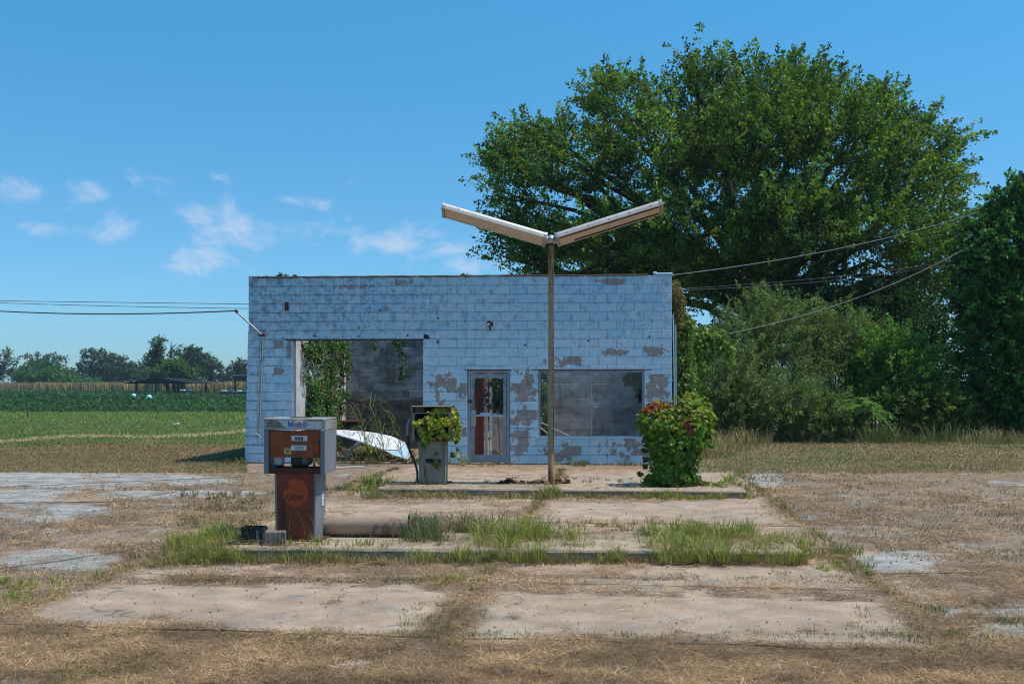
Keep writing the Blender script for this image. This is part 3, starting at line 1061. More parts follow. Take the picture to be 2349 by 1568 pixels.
# inside the shop, seen through the door
MB().box(FX(1088, 0.55), FX(1110, 0.55), 0.55, 0.62, 0.02, 2.3, 0.004).build('red_post', M['red_paint'], bld)
for a_, b_, d_ in ((1083, 1088, 0.52), (1111.5, 1119, 0.66), (1122, 1125, 0.8), (1127, 1128.5, 0.85)):
    MB().box(FX(a_, d_), FX(b_, d_), d_, d_ + 0.05, 0.02, 2.2).build('trim_strip', M['white_paint'], bld)
MB().box(FX(1128, 1.6), FX(1172, 1.6), 1.6, 1.68, 0.0, 1.12).build('half_wall', M['block_in'], bld)
mb = MB()
mb.tube([(FX(1140, 0.7), 0.9, 1.25), (FX(1150, 0.7), 0.5, 0.1)], 0.014, 6)
mb.build('leaning_stick', M['wood'], bld)
# shop window
wf = MB().box(xw0 + 0.003, xw0 + 0.045, 0.03, 0.12, zw0 + 0.003, zw1 - 0.016).box(xw1 - 0.045, xw1 - 0.003, 0.03, 0.12, zw0 + 0.003, zw1 - 0.016)
wf.box(xw0 + 0.0455, xw1 - 0.0455, 0.031, 0.119, zw1 - 0.06, zw1 - 0.0165).box(xw0 + 0.0455, xw1 - 0.0455, 0.031, 0.119, zw0 + 0.0035, zw0 + 0.035)
wf = wf.build('window', M['frame_grey'], bld)
xm = FX(1357)
MB().box(xm - 0.017, xm + 0.017, 0.045, 0.105, zw0 + 0.036, zw1 - 0.061).build('mullion', M['alu'], wf)
MB().box(xw0 + 0.046, xm - 0.018, 0.072, 0.077, zw0 + 0.036, zw1 - 0.061).build('pane', M['glass'], wf)
MB().box(xm + 0.018, xw1 - 0.046, 0.072, 0.077, zw0 + 0.036, zw1 - 0.061).build('pane', M['glass'], wf)
MB().box(xw0 - 0.05, xw1 + 0.05, -0.03, 0.025, zw0 - 0.02, zw0 + 0.0015).build('sill', M['pale_blue'], wf)
mb = MB()
mb.tube([(FX(1236, .5), 0.5, FZ(1236, 968)), (FX(1320, .35), 0.35, FZ(1320, 1008))], 0.012, 6)
mb.tube([(FX(1236, .6), 0.6, FZ(1236, 980)), (FX(1262, .45), 0.45, FZ(1262, 1000))], 0.012, 6)
mb.build('broken_batten', M['plastic_white'], bld)
MB().box(FX(1238, .5), FX(1244, .5), .48, .52, FZ(1240, 975), FZ(1240, 958)).build('broken_batten', M['plastic_white'], bld)

# fittings on the front
for px_, py_ in ((658, 702), (980, 697)):
    x_, z_ = FX(px_), FZ(px_, py_)
    MB().box(x_ - 0.045, x_ + 0.045, -0.022, -0.005, z_ - 0.11, z_ + 0.10, 0.004).tube([(x_, -0.02, z_ + 0.03), (x_, -0.09, z_ + 0.04), (x_, -0.10, z_ + 0.08)], 0.014, 7).build('sign_bracket', M['pale_blue'] if px_ > 900 else M['rust'], bld)
for px_, py_ in ((872, 711), (823, 752), (722, 770), (823, 771), (935, 769), (1490, 772), (1350, 781), (1205, 791), (1005, 729)):
    x_, z_ = FX(px_), FZ(px_, py_)
    o = MB().lathe([(0.024, 0), (0.024, 0.006), (0.012, 0.008), (0.012, 0.03)], (0, 0, 0), 8).build('bolt', M['rust'], bld)
    o.rotation_euler = (R(90), 0, 0)
    o.location = (x_, -0.004, z_)
x_, z_ = FX(1124), FZ(1124, 742)
o = MB().lathe([(0.075, 0), (0.075, 0.02), (0.05, 0.045), (0.02, 0.05)], (0, 0, 0), 16).build('wall_lamp', M['char'], bld)
o.rotation_euler = (R(90), 0, 0)
o.location = (x_, -0.003, z_)
mb = MB().tube([(x_ - 0.03, -0.04, z_ - 0.02), (x_ - 0.06, -0.12, z_ - 0.05)], 0.03, 9)
mb.build('lamp_socket', M['chrome'], bld)
MB().tube([(x_ + 0.01, -0.04, z_ - 0.03), (x_ + 0.01, -0.10, z_ - 0.10), (x_ + 0.01, -0.06, z_ - 0.15)], 0.026, 9).build('lamp_socket', M['char'], bld)
mb = MB()
mb.add([(FX(972), -0.006, FZ(972, 766)), (FX(982), -0.006, FZ(982, 767)), (FX(986), -0.006, FZ(986, 777)), (FX(972), -0.006, FZ(972, 777))], [(0, 1, 2, 3)])
mb.build('hole_shade_patch', M['char'], bld)  # flat dark quad stands in for the shade inside a hole
mb = MB()
mb.add([(FX(1001), -0.006, FZ(1001, 780)), (FX(1006), -0.006, FZ(1006, 781)), (FX(1007), -0.006, FZ(1007, 788)), (FX(1003), -0.006, FZ(1003, 787))], [(0, 1, 2, 3)])
mb.build('hole_shade_patch', M['char'], bld)  # second dark quad, shade of a smaller hole painted on
# service mast and conduit
xc, zc = FX(602), FZ(602, 768)
mb = MB().tube([(xc, -0.05, zc), (FX(549), -0.18, FZ(549, 716))], 0.024, 10)
mast = mb.build('service_mast', M['chrome'], bld, True)
MB().tube([(FX(551), -0.175, FZ(551, 718)), (FX(545.5), -0.19, FZ(545.5, 712))], [0.036, 0.03], 9).build('weather_head', M['rust'], mast)
MB().box(xc - 0.075, xc + 0.075, -0.075, -0.004, zc - 0.03, zc + 0.03, 0.012).build('elbow_box', M['rust'], mast)
xc2 = FX(594)
for dx_ in (-0.018, 0.022):
    MB().tube([(xc + dx_, -0.03, zc - 0.03), (xc2 + dx_, -0.03, FZ(594, 998))], 0.017, 9).build('conduit', M['chrome'], mast, True)
MB().tube([(xc2 - 0.07, -0.05, FZ(590, 992)), (xc2 + 0.09, -0.05, FZ(600, 1003))], 0.014, 6).build('conduit_clip', M['tin'], mast)

# ------------------------------------------------------------------ plant builders


def leaves(c, ax, nr, L, W, fold=0.25):
    """folded diamonds; arrays of n"""
    ax = norm(ax)
    side = norm(np.cross(nr, ax))
    nn = np.cross(ax, side)
    L = np.broadcast_to(L, len(c))[:, None]
    W = np.broadcast_to(W, len(c))[:, None]
    m = c + ax * L * 0.42
    V = np.stack((c, m + side * W * .5 + nn * W * fold, c + ax * L - nn * L * 0.08, m - side * W * .5 + nn * W * fold), 1).reshape(-1, 3)
    b = np.arange(len(c))[:, None] * 4
    T = np.concatenate((b + np.array((0, 1, 2)), b + np.array((0, 2, 3))), 0)
    return V, T


def blades(base, h, az, lean, w, fa=None):
    n = len(base)
    d = np.stack((np.cos(az), np.sin(az), 0 * az), 1)
    if fa is None:
        fa = rng.uniform(0, 2 * math.pi, n)
    s = np.stack((np.cos(fa), np.sin(fa), 0 * fa), 1)
    h_, l_, w_ = h[:, None], lean[:, None], w[:, None]
    up = np.array((0, 0, 1.0))
    m = base + up * h_ * 0.6 + d * l_ * h_ * 0.35
    tip = base + up * h_ * np.maximum(1 - 0.35 * l_, 0.35) + d * l_ * h_
    V = np.stack((base - s * w_ * .5, base + s * w_ * .5, m - s * w_ * .42, m + s * w_ * .42, tip), 1).reshape(-1, 3)
    b = np.arange(n)[:, None] * 5
    T = np.concatenate([b + np.array(q) for q in ((0, 1, 3), (0, 3, 2), (2, 3, 4))], 0)
    return V, T


def pick(pal, n):
    pal = np.array(pal, float)
    i = rng.integers(0, len(pal), n)
    j = rng.integers(0, len(pal), n)
    k = rng.random(n)[:, None]
    return pal[i] * (1 - k) + pal[j] * k


def rand_dir(n):
    return norm(rng.normal(size=(n, 3)))


def crown_leaves(lobes, shoots, per, slen, L, W, pal, up=0.5, jit=0.16, shell=(0.45, 1.0), droop=0.25, lobe_var=0.25, origin=None):
    """lobes: (centre, radii); returns V,T,col,shoot starts"""
    cs, axs, cols, starts = [], [], [], []
    tot = sum(float(np.prod(np.array(r)) ** (2 / 3)) for _, r in lobes)
    for c, r in lobes:
        c, r = np.array(c, float), np.array(r, float)
        m = max(6, int(shoots * float(np.prod(r) ** (2 / 3)) / tot))
        d = rand_dir(m)
        s = c + d * r * rng.uniform(*shell, (m, 1)) * 0.86
        out = norm(d * 0.9 + np.array((0, 0, up)) + rng.normal(size=(m, 3)) * 0.35)
        if origin is not None:
            out = norm(norm(s - origin) * 0.75 + d * 0.55 + np.array((0, 0, up)) + rng.normal(size=(m, 3)) * 0.28)
        ln = slen * rng.uniform(0.45, 1.45, (m, 1))
        starts.append((c, s))
        k = per
        tpar = rng.random((m, k, 1)) ** 0.85
        p = s[:, None] + out[:, None] * (tpar * ln[:, None]) + np.array((0, 0, -1.0)) * (droop * ln[:, None] * tpar ** 2) + rng.normal(size=(m, k, 3)) * jit * (1.15 - tpar)
        ax = norm(out[:, None] * 0.7 + rng.normal(size=(m, k, 3)) * 0.8 + np.array((0, 0, -0.15)))
        cs.append(p.reshape(-1, 3))
        axs.append(ax.reshape(-1, 3))
        cc = pick(pal, m)[:, None] * (1 + lobe_var * rng.normal(size=(m, 1, 1))).clip(0.5, 1.6) * np.ones((1, k, 1))
        cols.append(cc.reshape(-1, 3))
    c, ax, cl_ = np.concatenate(cs), np.concatenate(axs), np.concatenate(cols)
    n = len(c)
    nr = norm(rng.normal(size=(n, 3)) * 0.7 + np.array((0, 0, 0.8)))
    V, T = leaves(c, ax, nr, L * rng.uniform(0.65, 1.3, n), W * rng.uniform(0.7, 1.25, n))
    return V, T, np.repeat(cl_, 4, 0), starts


def bend(a_, b_, n=5, sag=0.0, wob=0.08):
    a_, b_ = np.array(a_, float), np.array(b_, float)
    L = np.linalg.norm(b_ - a_)
    out = []
    for i in range(n):
        t_ = i / (n - 1)
        p = a_ * (1 - t_) + b_ * t_
        if 0 < i < n - 1:
            p = p + rng.normal(size=3) * wob * L * 0.35
        p = p + np.array((0, 0, sag * L * math.sin(math.pi * t_)))
        out.append(p)
    return out


# ------------------------------------------------------------------ big tree behind the shop
TY = 44.0


def lobe_px(px, py, rx, ry, dy=0.0, ryd=None, Y0=TY):
    k = Y0 / F
    c = P(px, py, Y0)
    c[1] += dy
    return c, (rx * k, (ryd if ryd else 0.5 * (rx + ry) * k), ry * k)


big = tag(empty('broad_tree', P(1720, 925, TY) * np.array((1, 1, 0))), 'huge spreading green tree towering behind the blue service station', 'tree')
L_ = [(1600, 230, 95, 95, 0), (1430, 270, 95, 95, -1.5), (1760, 245, 115, 95, -2), (1890, 240, 110, 80, 1.5), (1985, 285, 92, 85, -1), (2085, 330, 90, 80, 0), (2150, 385, 60, 55, 1),
      (1220, 330, 90, 55, 0), (1190, 400, 80, 42, -1), (1330, 400, 120, 85, -2.5), (1240, 480, 90, 55, 1), (1500, 400, 130, 115, -3), (1690, 370, 150, 125, -4), (1880, 370, 140, 115, -3.5),
      (2020, 440, 120, 90, -2), (2120, 530, 80, 60, -1), (1250, 575, 85, 40, 0), (1370, 560, 120, 70, -3), (1540, 560, 130, 85, -4), (1740, 540, 150, 95, -4.5), (1930, 560, 140, 90, -3.5),
      (2080, 620, 90, 70, -1.5), (1330, 640, 90, 40, 2), (1480, 660, 110, 60, 0), (1640, 660, 120, 70, -2), (1830, 670, 130, 70, -1), (2000, 700, 120, 70, 0), (1700, 300, 160, 120, 4), (1500, 520, 180, 120, 4.5),
      (1900, 480, 190, 130, 4.5), (2140, 660, 70, 80, 2), (1170, 365, 60, 26, 0), (1150, 372, 42, 16, .5), (1200, 290, 50, 32, 1), (1275, 300, 65, 36, 0), (1180, 445, 65, 32, -1), (1190, 555, 75, 22, 0), (1240, 625, 60, 26, .5), (1160, 575, 50, 16, .5), (1200, 520, 60, 24, -.5), (1290, 560, 90, 60, 1),
      (1385, 200, 55, 55, 0), (1590, 128, 40, 45, 0), (1655, 160, 50, 45, -1), (1730, 170, 55, 42, 1), (1830, 172, 60, 42, 0), (1920, 175, 50, 40, 1), (1985, 195, 50, 42, .5), (2160, 320, 55, 26, 0), (2180, 395, 42, 30, .5), (2165, 480, 70, 50, 0), (2190, 590, 55, 70, 1.5), (1440, 640, 130, 50, 1), (2090, 720, 90, 70, 1)]
lob = [lobe_px(q[0], q[1] + 22 - 0.02 * max(0, q[1] - 150), q[2] - 12, q[3] - 12 if q[3] > 34 else q[3] - 5, q[4]) for q in L_]
pal_tree = [(0.125, 0.205, 0.026), (0.095, 0.175, 0.026), (0.16, 0.225, 0.03), (0.075, 0.14, 0.026), (0.195, 0.245, 0.034)]
V, T, C_, starts = crown_leaves(lob, 4900, 44, 1.35, 0.165, 0.10, pal_tree, up=0.22, jit=0.17, shell=(0.55, 1.05), droop=0.16, lobe_var=0.34, origin=P(1740, 860, TY))
bx, by = big.location.x, big.location.y
off = np.array((bx, by, 0))
np_mesh('crown', V - off, T, M['leaf'], big, col=C_)
mb = MB()
fork = P(1745, 700, TY)
mb.tube([(0, 0, -0.6), fork * np.array((1, 1, 1)) - off - np.array((0, 0, 1.5)), fork - off + np.array((0, 0, 1))], [0.75, 0.55, 0.5], 10)
for c, s in starts:
    c2 = c - off
    f0 = fork - off + np.array((rng.normal() * 0.2, rng.normal() * 0.2, rng.uniform(-1.5, 1)))
    L = np.linalg.norm(c2 - f0)
    pts = bend(f0, c2, 6, 0.06, 0.10)
    mb.tube(pts, list(np.linspace(0.07 + 0.014 * L, 0.05, 6)), 6, False)
    for q in s[::7]:
        mb.tube(bend(c2 * 0.8 + pts[3] * 0.2, q - off, 4, 0.04, 0.14), [0.035, 0.028, 0.02, 0.01], 4, False)
mb.build('trunk', M['bark'], big, True)

# ------------------------------------------------------------------ thicket to the right of the building
pal_th = [(0.15, 0.205, 0.065), (0.125, 0.175, 0.06), (0.19, 0.245, 0.085), (0.16, 0.21, 0.05)]
pal_br = [(0.14, 0.27, 0.035), (0.11, 0.22, 0.035), (0.18, 0.31, 0.05)]
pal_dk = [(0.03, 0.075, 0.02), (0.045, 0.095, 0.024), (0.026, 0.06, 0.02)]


def bush(name, label, cat, lobs, shoots, per, sl, L, W, pal, Y, group=None, stems=6, up=0.7, jit=0.10):
    lo = [lobe_px(*q, Y0=Y) for q in lobs]
    cx_ = float(np.mean([l[0][0] for l in lo]))
    base = np.array((cx_, Y, float(ground_z(np.array([cx_]), np.array([Y]))[0])))
    e = tag(empty(name, base), label, cat, group)
    V, T, C_, st_ = crown_leaves(lo, shoots, per, sl, L, W, pal, up=up, jit=jit, shell=(0.35, 1.05), droop=0.15)
    V[:, 2] = np.maximum(V[:, 2], base[2] + 0.01)
    np_mesh('crown', V - base, T, M['leaf'], e, col=C_)
    mb = MB()
    for c, s in st_:
        for q in s[::max(1, len(s) // stems)]:
            b0 = np.array((rng.normal() * 0.15 + (c[0] - base[0]) * 0.5, rng.normal() * 0.15 + (c[1] - base[1]) * 0.3, -0.05))
            mb.tube(bend(b0, q - base, 5, 0.03, 0.08), [0.035, 0.03, 0.022, 0.015, 0.007], 5, False)
    mb.build('stem', M['bark'], e, True)
    return e


TG = 'bushes of the thicket'
bush('privet_bush', 'tallest grey green bush rising in the middle of the thicket', 'bush', [(1760, 740, 95, 85, 0), (1700, 790, 90, 80, -.6), (1830, 780, 90, 90, .3), (1770, 860, 120, 90, -.8)], 900, 34, 0.75, 0.095, 0.05, pal_th, 35, TG)
bush('privet_bush', 'wide grey green bush in the thicket behind the feathery sumac', 'bush', [(1900, 790, 100, 80, 0), (1960, 800, 80, 80, .4), (1920, 880, 120, 80, -.5)], 800, 34, 0.75, 0.095, 0.05, pal_th, 35.5, TG)
bush('privet_bush', 'grey green bush of the thicket nearest the building corner', 'bush', [(1660, 880, 90, 90, 0), (1710, 930, 100, 80, -.4), (1640, 960, 70, 60, 0)], 800, 34, 0.6, 0.085, 0.045, pal_th, 32.5, TG)
bush('privet_bush', 'low dark green bush between corner vine and sumac at the thicket foot', 'bush', [(1800, 940, 110, 75, 0), (1870, 960, 90, 60, -.4)], 700, 34, 0.55, 0.085, 0.045, pal_th, 32.3, TG)
bush('leafy_bush', 'bright green leafy bush on the right shoulder of the thicket', 'bush', [(2040, 810, 75, 55, 0), (2090, 870, 85, 75, -.3), (2010, 870, 60, 70, 0)], 650, 30, 0.55, 0.11, 0.07, pal_br, 34, TG)
bush('leafy_bush', 'rounded green bush low in the thicket beside the vine draped pole', 'bush', [(2110, 930, 100, 60, 0), (2170, 960, 70, 50, 0)], 520, 30, 0.5, 0.10, 0.06, [(0.12, 0.19, 0.035), (0.15, 0.21, 0.045)], 33, TG)
bush('dark_bush', 'dark green bush filling the gap below the big tree', 'bush', [(1640, 800, 60, 70, 0), (1850, 720, 180, 80, 1.5), (2060, 740, 140, 100, 1), (2160, 840, 80, 110, .5), (1980, 700, 150, 60, 2)], 900, 26, 0.8, 0.15, 0.09, pal_dk, 38, TG)  # leaf colour much darker than the other bushes
bush('sky_screen_bush', 'dark shrub added behind the shop to block bright sky through the window', 'bush', [(1250, 900, 60, 70, 0), (1140, 890, 60, 60, 0), (1200, 960, 90, 50, 0), (1260, 980, 40, 40, 0)], 420, 26, 0.5, 0.14, 0.09, pal_dk, 34)  # added so the gap stays dark instead of showing bright sky
# feathery sumac
sum_ = tag(empty('sumac', G(1965, 1012)), 'feathery light green sumac at the foot of the thicket', 'shrub')
sb = np.array(sum_.location)
cs, axs, ns = [], [], []
mbs = MB()
for k in range(46):
    az = rng.uniform(0, 2 * math.pi)
    el = rng.uniform(-0.15, 0.9)
    d = np.array((math.cos(az) * math.cos(el), math.sin(az) * math.cos(el), math.sin(el)))
    root = np.array((rng.normal() * 0.28, rng.normal() * 0.2, rng.uniform(0.8, 1.25)))
    Lf = rng.uniform(0.7, 1.1)
    pts = [root + d * Lf * s_ + np.array((0, 0, -0.55 * Lf * s_ ** 2)) for s_ in np.linspace(0, 1, 6)]
    mbs.tube(pts, list(np.linspace(0.008, 0.003, 6)), 4, False)
    mbs.tube([(0, 0, 0), root * 0.5 + rng.normal(size=3) * 0.04, root], [0.03, 0.02, 0.01], 5, False)
    perp = norm(np.cross(d, (0, 0, 1.0)))
    for s_ in np.linspace(0.12, 1, 17):
        p = root + d * Lf * s_ + np.array((0, 0, -0.55 * Lf * s_ ** 2))
        for sg in (-1, 1):
            cs.append(p)
            axs.append(perp * sg + d * 0.35 + np.array((0, 0, -0.25)))
            ns.append(np.array((0, 0, 1.0)) + rng.normal(size=3) * 0.2)
V, T = leaves(np.array(cs), np.array(axs), np.array(ns), 0.17, 0.05, 0.1)
np_mesh('crown', V, T, M['leaf'], sum_, col=np.repeat(pick([(0.13, 0.27, 0.045), (0.16, 0.30, 0.06), (0.10, 0.22, 0.045)], len(cs)), 4, 0))
mbs.build('stem', M['bark'], sum_, True)
bush('young_sumac', 'small bright green sapling standing left of the sumac', 'shrub', [(1905, 955, 30, 40, 0), (1895, 985, 22, 30, 0)], 110, 26, 0.4, 0.12, 0.045, [(0.10, 0.2, 0.03), (0.08, 0.17, 0.03)], 31.9)
# vine-drowned utility pole
vp = bush('vine_draped_pole', 'utility pole smothered in dark green vines at the far right', 'pole', [(2345, 475, 100, 70, 0), (2290, 560, 110, 80, -.3), (2260, 660, 80, 100, -.2), (2330, 680, 90, 120, .2), (2280, 800, 90, 120, -.2), (2360, 850, 80, 140, -.5), (2260, 930, 80, 90, 0), (2340, 950, 90, 70, -.6), (2430, 560, 80, 120, .3), (2440, 780, 90, 200, .3)],
          2900, 30, 0.5, 0.14, 0.11, [(0.06, 0.165, 0.028), (0.08, 0.19, 0.032), (0.045, 0.13, 0.026), (0.10, 0.21, 0.04)], 33.5, None, 2, 0.1)
b_ = np.array(vp.location)
pp = P(2345, 400, 33.5)
mb = MB().tube([(pp[0] - b_[0], -0.1, 0), (pp[0] - b_[0], -0.1, pp[2] - b_[2])], [0.17, 0.13], 10)
mb.build('wooden_pole', M['grey_wood'], vp, True)
MB().box(pp[0] - b_[0] - 0.9, pp[0] - b_[0] + 0.9, -0.28, -0.18, pp[2] - b_[2] - 1.2, pp[2] - b_[2] - 1.08).build('crossarm', M['grey_wood'], vp)
# vine on the right end of the building, the wire bundle beside it, the vine arm on the guy wire
def vine_sheet(name, label, pts, n, L, W, pal, thick, cat='vine', sr=0.016, mat=None, droop=0.9, out=(0, -1, 0.2), base=None):
    """leaf cover over discs: pts = (x,y,z,r) in world"""
    pts = np.array(pts, float)
    base = np.array(base if base is not None else (pts[:, 0].mean(), pts[:, 1].mean(), 0.0))
    wts = pts[:, 3] ** 2
    i = rng.choice(len(pts), n, p=wts / wts.sum())
    d = rand_dir(n) * (rng.random((n, 1)) ** 0.4)
    d[:, 1] *= thick
    c = pts[i, :3] + d * pts[i, 3:4]
    ax = norm(np.array((0, 0, -droop)) + rng.normal(size=(n, 3)) * 0.55)
    nr = norm(np.array(out) + rng.normal(size=(n, 3)) * 0.55)
    V, T = leaves(c - base, ax, nr, L * rng.uniform(0.6, 1.3, n), W * rng.uniform(0.6, 1.3, n), 0.15)
    e = tag(empty(name, base), label, cat)
    np_mesh('foliage', V, T, M['leaf'], e, col=np.repeat(pick(pal, n), 4, 0))
    mb = MB()
    for q in (pts[::max(1, len(pts) // 12)] if sr > 0 else []):
        a_ = q[:3] - base
        mb.tube(bend((a_[0] * 0.6 + rng.normal() * 0.05, a_[1], 0.0), a_, 6, 0, 0.05), list(np.linspace(sr, sr * 0.35, 6)), 4, False)
    if mb.v:
        mb.build('stem', M['bark'], e, True)
    return e


pts = []
for py in range(668, 930, 12):
    wpx = 12 + 26 * sstep(py, 668, 760) + 6 * math.sin(py / 19)
    for px in np.arange(1549, 1549 + wpx, 9):
        q = P(px, py, 23.6 + 0.3 * rng.random())
        pts.append((*q, 0.13))
vine_sheet('corner_vine', 'trailing vine clinging to the right corner of the building', pts, 4600, 0.10, 0.075, [(0.15, 0.24, 0.03), (0.11, 0.19, 0.03), (0.18, 0.26, 0.05), (0.20, 0.20, 0.05)], 1.3, sr=0.006, base=P(1560, 1058, 23.7) * np.array((1, 1, 0)))
pts = [(*P(px, py, 23.5), 0.14) for px, py in ((1549, 650), (1553, 662), (1558, 676), (1562, 690), (1555, 700), (1552, 685), (1560, 712), (1564, 700), (1553, 720), (1557, 738))]
vine_sheet('dead_vine', 'brown withered vine draped over the top right building corner', pts, 700, 0.07, 0.05, [(0.20, 0.10, 0.05), (0.26, 0.15, 0.06), (0.18, 0.12, 0.05), (0.20, 0.22, 0.05)], 1.4, sr=0, base=P(1556, 1058, 23.5) * np.array((1, 1, 0)))
pts = [(*P(px, py, 25.5), r) for px, py, r in ((1600, 770, .3), (1625, 772, .3), (1650, 775, .28), (1668, 790, .2), (1672, 812, .12), (1640, 795, .25), (1605, 800, .3), (1600, 840, .35), (1590, 880, .3), (1610, 760, .2), (1675, 830, .08))]
vine_sheet('wire_vine', 'heart leaved vine hanging on the guy wire beside the building', pts, 1500, 0.13, 0.11, [(0.16, 0.25, 0.04), (0.12, 0.20, 0.03), (0.22, 0.30, 0.07)], 0.8, sr=0, base=P(1600, 1045, 25.5) * np.array((1, 1, 0)))
wb = tag(empty('cable_bundle', P(1546, 1063, 22.95) * np.array((1, 1, 0))), 'pale blue cables running down the right corner of the building', 'cable')
b_ = np.array(wb.location)
for k, (a_, dx_) in enumerate(((720, 0), (735, 3), (745, 6))):
    MB().tube([P(1545 + dx_, 1060, 22.9) - b_, P(1547 + dx_ * .6, 900, 22.9) - b_, P(1544 + dx_, a_, 22.95) - b_], 0.012, 6).build('cable', M['pale_blue'] if k != 1 else M['wire'], wb)

# vines inside the bay, on the left wall and hanging over the back wall
pts = []
for k in range(150):
    d = rng.uniform(0.75, 5.2)
    z = rng.uniform(0.05, 3.3)
    if d > 3.7 and z < 1.9 and rng.random() < 0.5:
        continue
    pts.append((*BW(xg0 + 0.06 + 0.10 * rng.random(), d, z), 0.2))
vine_sheet('bay_vine', 'trumpet vine with orange flowers covering the left wall inside the bay', pts, 9000, 0.085, 0.06, [(0.055, 0.125, 0.02), (0.075, 0.15, 0.022), (0.045, 0.10, 0.02), (0.10, 0.18, 0.04)], 1.0, out=(1, -0.3, 0.3), droop=0.6, base=BW(xg0 + 0.1, 2.5, 0))
cs = np.array([BW(xg0 + 0.32, d, z) for d, z in ((1.0, 2.5), (3.2, 2.6), (3.5, 2.35), (2.9, 2.2), (3.6, 2.0), (1.4, 1.75), (3.7, 0.75), (2.6, 1.6), (3.3, 1.1))])
cs = np.repeat(cs, 6, 0) + rng.normal(size=(len(cs) * 6, 3)) * 0.05
base = BW(xg0 + 0.1, 2.5, 0)
V, T = leaves(cs - base, rand_dir(len(cs)), rand_dir(len(cs)), 0.07, 0.035)
vb = [o for o in COL.objects if o.name.startswith('bay_vine')][0]
np_mesh('orange_flower', V, T, M['leaf'], vb, col=np.tile((0.42, 0.09, 0.02), (len(V), 1)))['kind'] = 'stuff'
pts = [(*BW(FX(px, DB - .08), DB - 0.06, FZ(px, py, DB)), 0.09) for px, py in ((905, 781), (910, 790), (918, 796), (916, 808), (925, 815), (924, 830), (918, 845), (922, 855), (856, 782), (858, 792), (913, 783), (928, 784), (915, 862))]
vine_sheet('hanging_vine', 'thin vine strand hanging over the grey back wall of the bay', pts, 110, 0.10, 0.07, [(0.05, 0.11, 0.02), (0.07, 0.13, 0.025)], 0.4, sr=0)
# greenery inside the shop
pts = [(*BW(FX(px, 2.9), 2.9, FZ(px, py, 2.9)), r) for px, py, r in ((1450, 862, .22), (1468, 860, .22), (1472, 890, .15), (1440, 870, .12), (1470, 910, .1), (1465, 875, .2))]
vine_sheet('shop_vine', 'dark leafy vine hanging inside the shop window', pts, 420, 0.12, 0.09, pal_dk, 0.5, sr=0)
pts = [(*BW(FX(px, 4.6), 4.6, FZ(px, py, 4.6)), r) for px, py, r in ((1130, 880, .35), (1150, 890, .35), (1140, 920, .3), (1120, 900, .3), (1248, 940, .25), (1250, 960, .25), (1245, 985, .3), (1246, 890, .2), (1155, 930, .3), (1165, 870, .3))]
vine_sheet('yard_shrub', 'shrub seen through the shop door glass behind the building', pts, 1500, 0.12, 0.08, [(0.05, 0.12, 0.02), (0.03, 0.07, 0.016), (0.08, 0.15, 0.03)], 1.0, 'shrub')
# weeds on the parapet
for px, n, r, lab in ((592, 26, .06, 'single tiny weed sprouting on the left end of the parapet'), (658, 220, .15, 'green weed tuft growing on the parapet above the bay'), (1076, 50, .09, 'small weed pair growing on the parapet in mid roof')):
    x_ = FX(px)
    k = int(max(2, r * 40))
    pts = [(*BW(x_ + rng.normal() * r * 1.1, 0.1, TOPZ + 0.02 + rng.random() * r * 0.55), 0.05) for _ in range(k)]
    vine_sheet('parapet_weed', lab, pts, n, 0.055, 0.04, [(0.09, 0.14, 0.025), (0.07, 0.11, 0.02)], 0.6, 'weed', base=BW(x_, 0.1, TOPZ + 0.02))

# ------------------------------------------------------------------ gas pumps


def text(s, size, loc, mat, parent, name='lettering', sx=1.0, bold=0.0, rz=0.0, tilt=0.0):
    cu = bpy.data.curves.new(name, 'FONT')
    cu.body = s
    cu.size = size
    cu.extrude = 0.0006
    cu.offset = bold
    cu.resolution_u = 3
    cu.space_character = 1.16
    cu.materials.append(mat)
    tmp = bpy.data.objects.new(name, cu)
    COL.objects.link(tmp)
    me = bpy.data.meshes.new_from_object(tmp.evaluated_get(bpy.context.evaluated_depsgraph_get()))
    bpy.data.objects.remove(tmp)
    me.name = name
    o = bpy.data.objects.new(name, me)
    COL.objects.link(o)
    o.parent = parent
    o.location = loc
    o.rotation_euler = (R(90), tilt, rz)
    o.scale = (sx, 1, 1)
    return o


